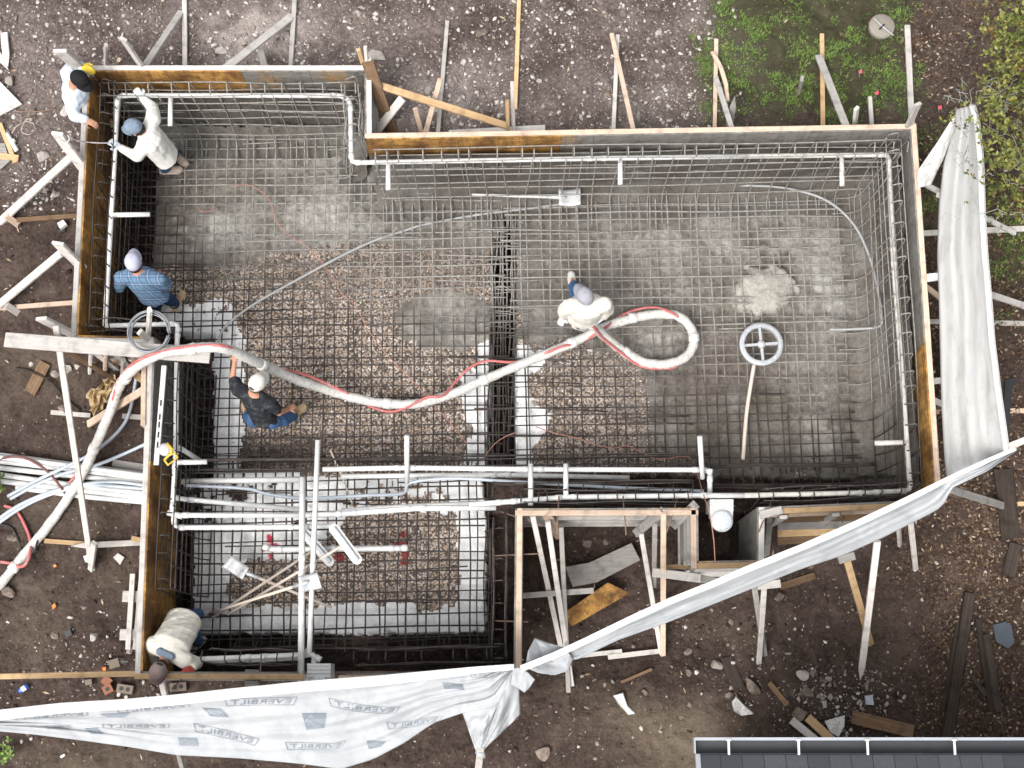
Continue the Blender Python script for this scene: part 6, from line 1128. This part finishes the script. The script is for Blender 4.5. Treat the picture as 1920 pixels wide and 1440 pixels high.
# fallen leaves, wood chips and grass
def flat_scatter(name, n, weight, lw, m, region, seed, up=.03, tilt=.5):
    r_ = np.random.default_rng(seed); V_, F_ = [], []
    while len(F_) < n:
        px = r_.uniform(region[0], region[2]); py = r_.uniform(region[1], region[3]); p = at(px, py, -1)
        if r_.random() > weight(px, py, p.x, p.y): continue
        p = gat(px, py, .008+r_.random()*up)
        if inpoly(np.array([p.x]), np.array([p.y]), POOL)[0]: continue
        L = r_.uniform(*lw[0]); w = L*r_.uniform(*lw[1]); a = r_.uniform(0, 6.28); d = Vector((math.cos(a), math.sin(a), r_.uniform(-tilt, tilt)))*L; e = Vector((-math.sin(a), math.cos(a), r_.uniform(-tilt, tilt)))*w; b = len(V_); V_ += [tuple(p-d), tuple(p-e), tuple(p+d), tuple(p+e)]; F_.append((b, b+1, b+2, b+3))
    o = gridmesh(name, np.array(V_), np.array(F_), m, None, False); return tag(o, kind='stuff')
g = G('dead_leaves', .85, .15); gi = g.n('NewGeometry').outputs['Random Per Island']; M['deadleaf'] = g.col(g.ramp(gi, [(0, (.035, .02, .013)), (.4, (.085, .05, .032)), (.75, (.165, .11, .07)), (.93, (.28, .215, .15)), (1, (.46, .4, .32))]))
flat_scatter('leaf_litter', 9000, lambda px, py, x, y: float(np.clip(sample(litter, x, y)*1.0+.02, 0, 1)), ((.012, .03), (.35, .6)), M['deadleaf'], (1560, -20, 1960, 1440), 12)
g = G('wood_chips', .85, .15); gi = g.n('NewGeometry').outputs['Random Per Island']; M['chip'] = g.col(g.ramp(gi, [(0, (.16, .11, .07)), (.6, (.34, .25, .16)), (1, (.55, .46, .34))]))
flat_scatter('wood_chips', 420, lambda px, py, x, y: .4, ((.02, .05), (.12, .3)), M['chip'], (-20, 0, 1940, 1440), 14, .01, .15)
def blades(n, seed):
    r_ = np.random.default_rng(seed); V_, F_, A_ = [], [], []
    while len(F_) < n:
        px = r_.uniform(1270, 1960); py = r_.uniform(-20, 620); p = at(px, py, -.9)
        g_ = float(sample(grass, p.x, p.y)); cl = float(fbm(p.x*5, p.y*5, 44))
        if r_.random() > g_*np.clip((cl-.40)*3.2, 0, .8): continue
        p = gat(px, py, -.004)
        if inpoly(np.array([p.x]), np.array([p.y]), POOL)[0]: continue
        for _ in range(4):
            q = p+Vector((r_.normal(0, .012), r_.normal(0, .012), 0)); a = r_.uniform(0, 6.28); h = r_.uniform(.02, .05); l = r_.uniform(.015, .05); w = .0036; d = Vector((math.cos(a), math.sin(a), 0)); e = Vector((-d.y, d.x, 0))*w; b = len(V_); m_ = q+d*l*.4+Vector((0, 0, h*.75)); V_ += [tuple(q-e), tuple(q+e), tuple(m_+e*.8), tuple(m_-e*.8), tuple(q+d*l+Vector((0, 0, h)))]; F_ += [(b, b+1, b+2), (b, b+2, b+3), (b+3, b+2, b+4)]
    o = gridmesh('grass', np.array(V_), np.array(F_), M['blade'], None, False); return tag(o, kind='stuff')
g = G('grass_blades', .7, .2); gi = g.n('NewGeometry').outputs['Random Per Island']; M['blade'] = g.col(g.ramp(gi, [(0, (.065, .115, .022)), (.6, (.14, .235, .05)), (.9, (.22, .30, .085)), (1, (.32, .29, .16))]))
blades(46000, 15)

# ---------------------------------------------------------------- plants
def leafmat(name, a, b, c): 
    g = G(name, .55, .35); gi = g.n('NewGeometry').outputs['Random Per Island']; g.b.inputs['Subsurface Weight'].default_value = 0
    return g.col(g.ramp(gi, [(0, a), (.6, b), (1, c)]))
def leaves(mbv, mbf, c, d, L, w, r_):
    d = d.normalized(); e = d.cross(Vector((r_.normal(), r_.normal(), r_.normal()+1.6))).normalized(); n = d.cross(e); b = len(mbv); m_ = c+d*L*.5; mbv += [tuple(c), tuple(m_+e*w+n*w*.35), tuple(c+d*L-n*L*.1), tuple(m_-e*w+n*w*.35), tuple(m_)]; mbf += [(b, b+1, b+4), (b+1, b+2, b+4), (b+2, b+3, b+4), (b+3, b, b+4)]
def crown(name, spots, m, parent, seed, n_per, L, spread):
    r_ = np.random.default_rng(seed); V_, F_ = [], []
    for c, k in spots:
        for _ in range(int(n_per*k)):
            q = c+Vector((r_.normal(0, spread), r_.normal(0, spread), r_.normal(0, spread*.6)))
            base = r_.uniform(0, 6.28)
            for j in range(r_.integers(2, 6)): a = base+j*1.35+r_.normal(0, .3); leaves(V_, F_, q, Vector((math.cos(a), math.sin(a), r_.normal(.1, .45))), L*r_.uniform(.6, 1.25), L*r_.uniform(.22, .34), r_)
    return gridmesh(name, np.array(V_), np.array(F_), m, None, False, parent)
r_ = np.random.default_rng(3); tb = at(2060, 140, -.9); tr = thing('tree', 'olive green tree whose branches hang over the top right corner', 'tree', tb); tb = Vector((tb.x, tb.y, -1.0)); mb = MB(); top = tb+Vector((-.1, .1, 3.0)); tube(mb, spline([tb, tb+Vector((.05, .02, 1.2)), tb+Vector((-.05, .1, 2.2)), top], 6), [.15-.1*i/18 for i in range(19)], 10)
spots = []; tips = []
for k in range(62):
    px = 1995-abs(r_.normal(0, 1))*105; py = r_.uniform(-40, 400)
    if px < 1730: continue
    if px < 1850 and not (80 < py < 330 and r_.random() < .45): continue
    if py > 330 and px < 1880: continue
    if px < 1850 and py > 190: continue
    z = r_.uniform(.5, 1.7); c = at(px, py, z); spots.append((c, .55 if px < 1850 else 1.0)); tips.append(c)
for c in tips:
    a = tb.lerp(top, r_.uniform(.55, .95)); m_ = a.lerp(c, .5)+Vector((r_.normal(0, .1), r_.normal(0, .1), .25)); P = spline([a, m_, c, c+(c-m_)*.15], 5)
    if c.x > 5.45: tube(mb, P, [.02-.017*i/(len(P)-1) for i in range(len(P))], 5)
mb.build('trunk', plain('grey_bark', (.16, .14, .12), .9, .1, .25, 20), tr, True)
M['leafA'] = leafmat('olive_leaves', (.055, .075, .015), (.13, .145, .03), (.27, .25, .06)); M['leafB'] = leafmat('bronze_leaves', (.05, .04, .015), (.13, .10, .03), (.24, .14, .05))
crown('crown', spots, M['leafA'], tr, 21, 26, .058, .17)
sp2 = [(c+Vector((r_.normal(0, .1), r_.normal(0, .1), -.35)), k*.5) for c, k in spots]; crown('foliage', sp2, M['leafB'], tr, 22, 8, .055, .16)
mb = MB()
for k in range(46):                                        # grey moss and bare twigs hanging over the tarp
    c = at(r_.uniform(1775, 1935), r_.uniform(150, 420), r_.uniform(.9, 1.25)); P = [c]
    for j in range(7): P.append(P[-1]+Vector((r_.normal(0, .05), r_.normal(-.005, .05), r_.normal(-.01, .02))))
    tube(mb, P, .0035, 4)
tag(mb.build('moss', plain('lichen_grey_twigs', (.33, .34, .30), .9, .1), tr, True), kind='stuff')
def bush(name, label, cat, c, n, L, spread, m, seed, h):
    o = thing(name, label, cat, c); r_ = np.random.default_rng(seed); mb = MB(); sp = []
    for k in range(n):
        t = c+Vector((r_.normal(0, spread), r_.normal(0, spread), h*r_.uniform(.5, 1))); tube(mb, [c, c.lerp(t, .5)+Vector((0, 0, .05)), t], [.008, .005, .003], 5); sp += [(c.lerp(t, f), .7) for f in (.6, .85, 1)]
    mb.build('stem', M['brown'], o, True); crown('crown', sp, m, o, seed, 4, L, .045); return o
bush('shrub', 'green leafy shrub growing beside the white pipes at the left edge', 'shrub', gat(2, 915, .0), 16, .055, .13, leafmat('green_leaves', (.03, .06, .012), (.08, .13, .025), (.17, .2, .05)), 31, .6)
bush('fern', 'bright green seedling at the bottom left corner', 'plant', gat(8, 1413, .0), 6, .05, .07, leafmat('fern_leaves', (.09, .16, .03), (.17, .28, .06), (.28, .38, .12)), 32, .25)
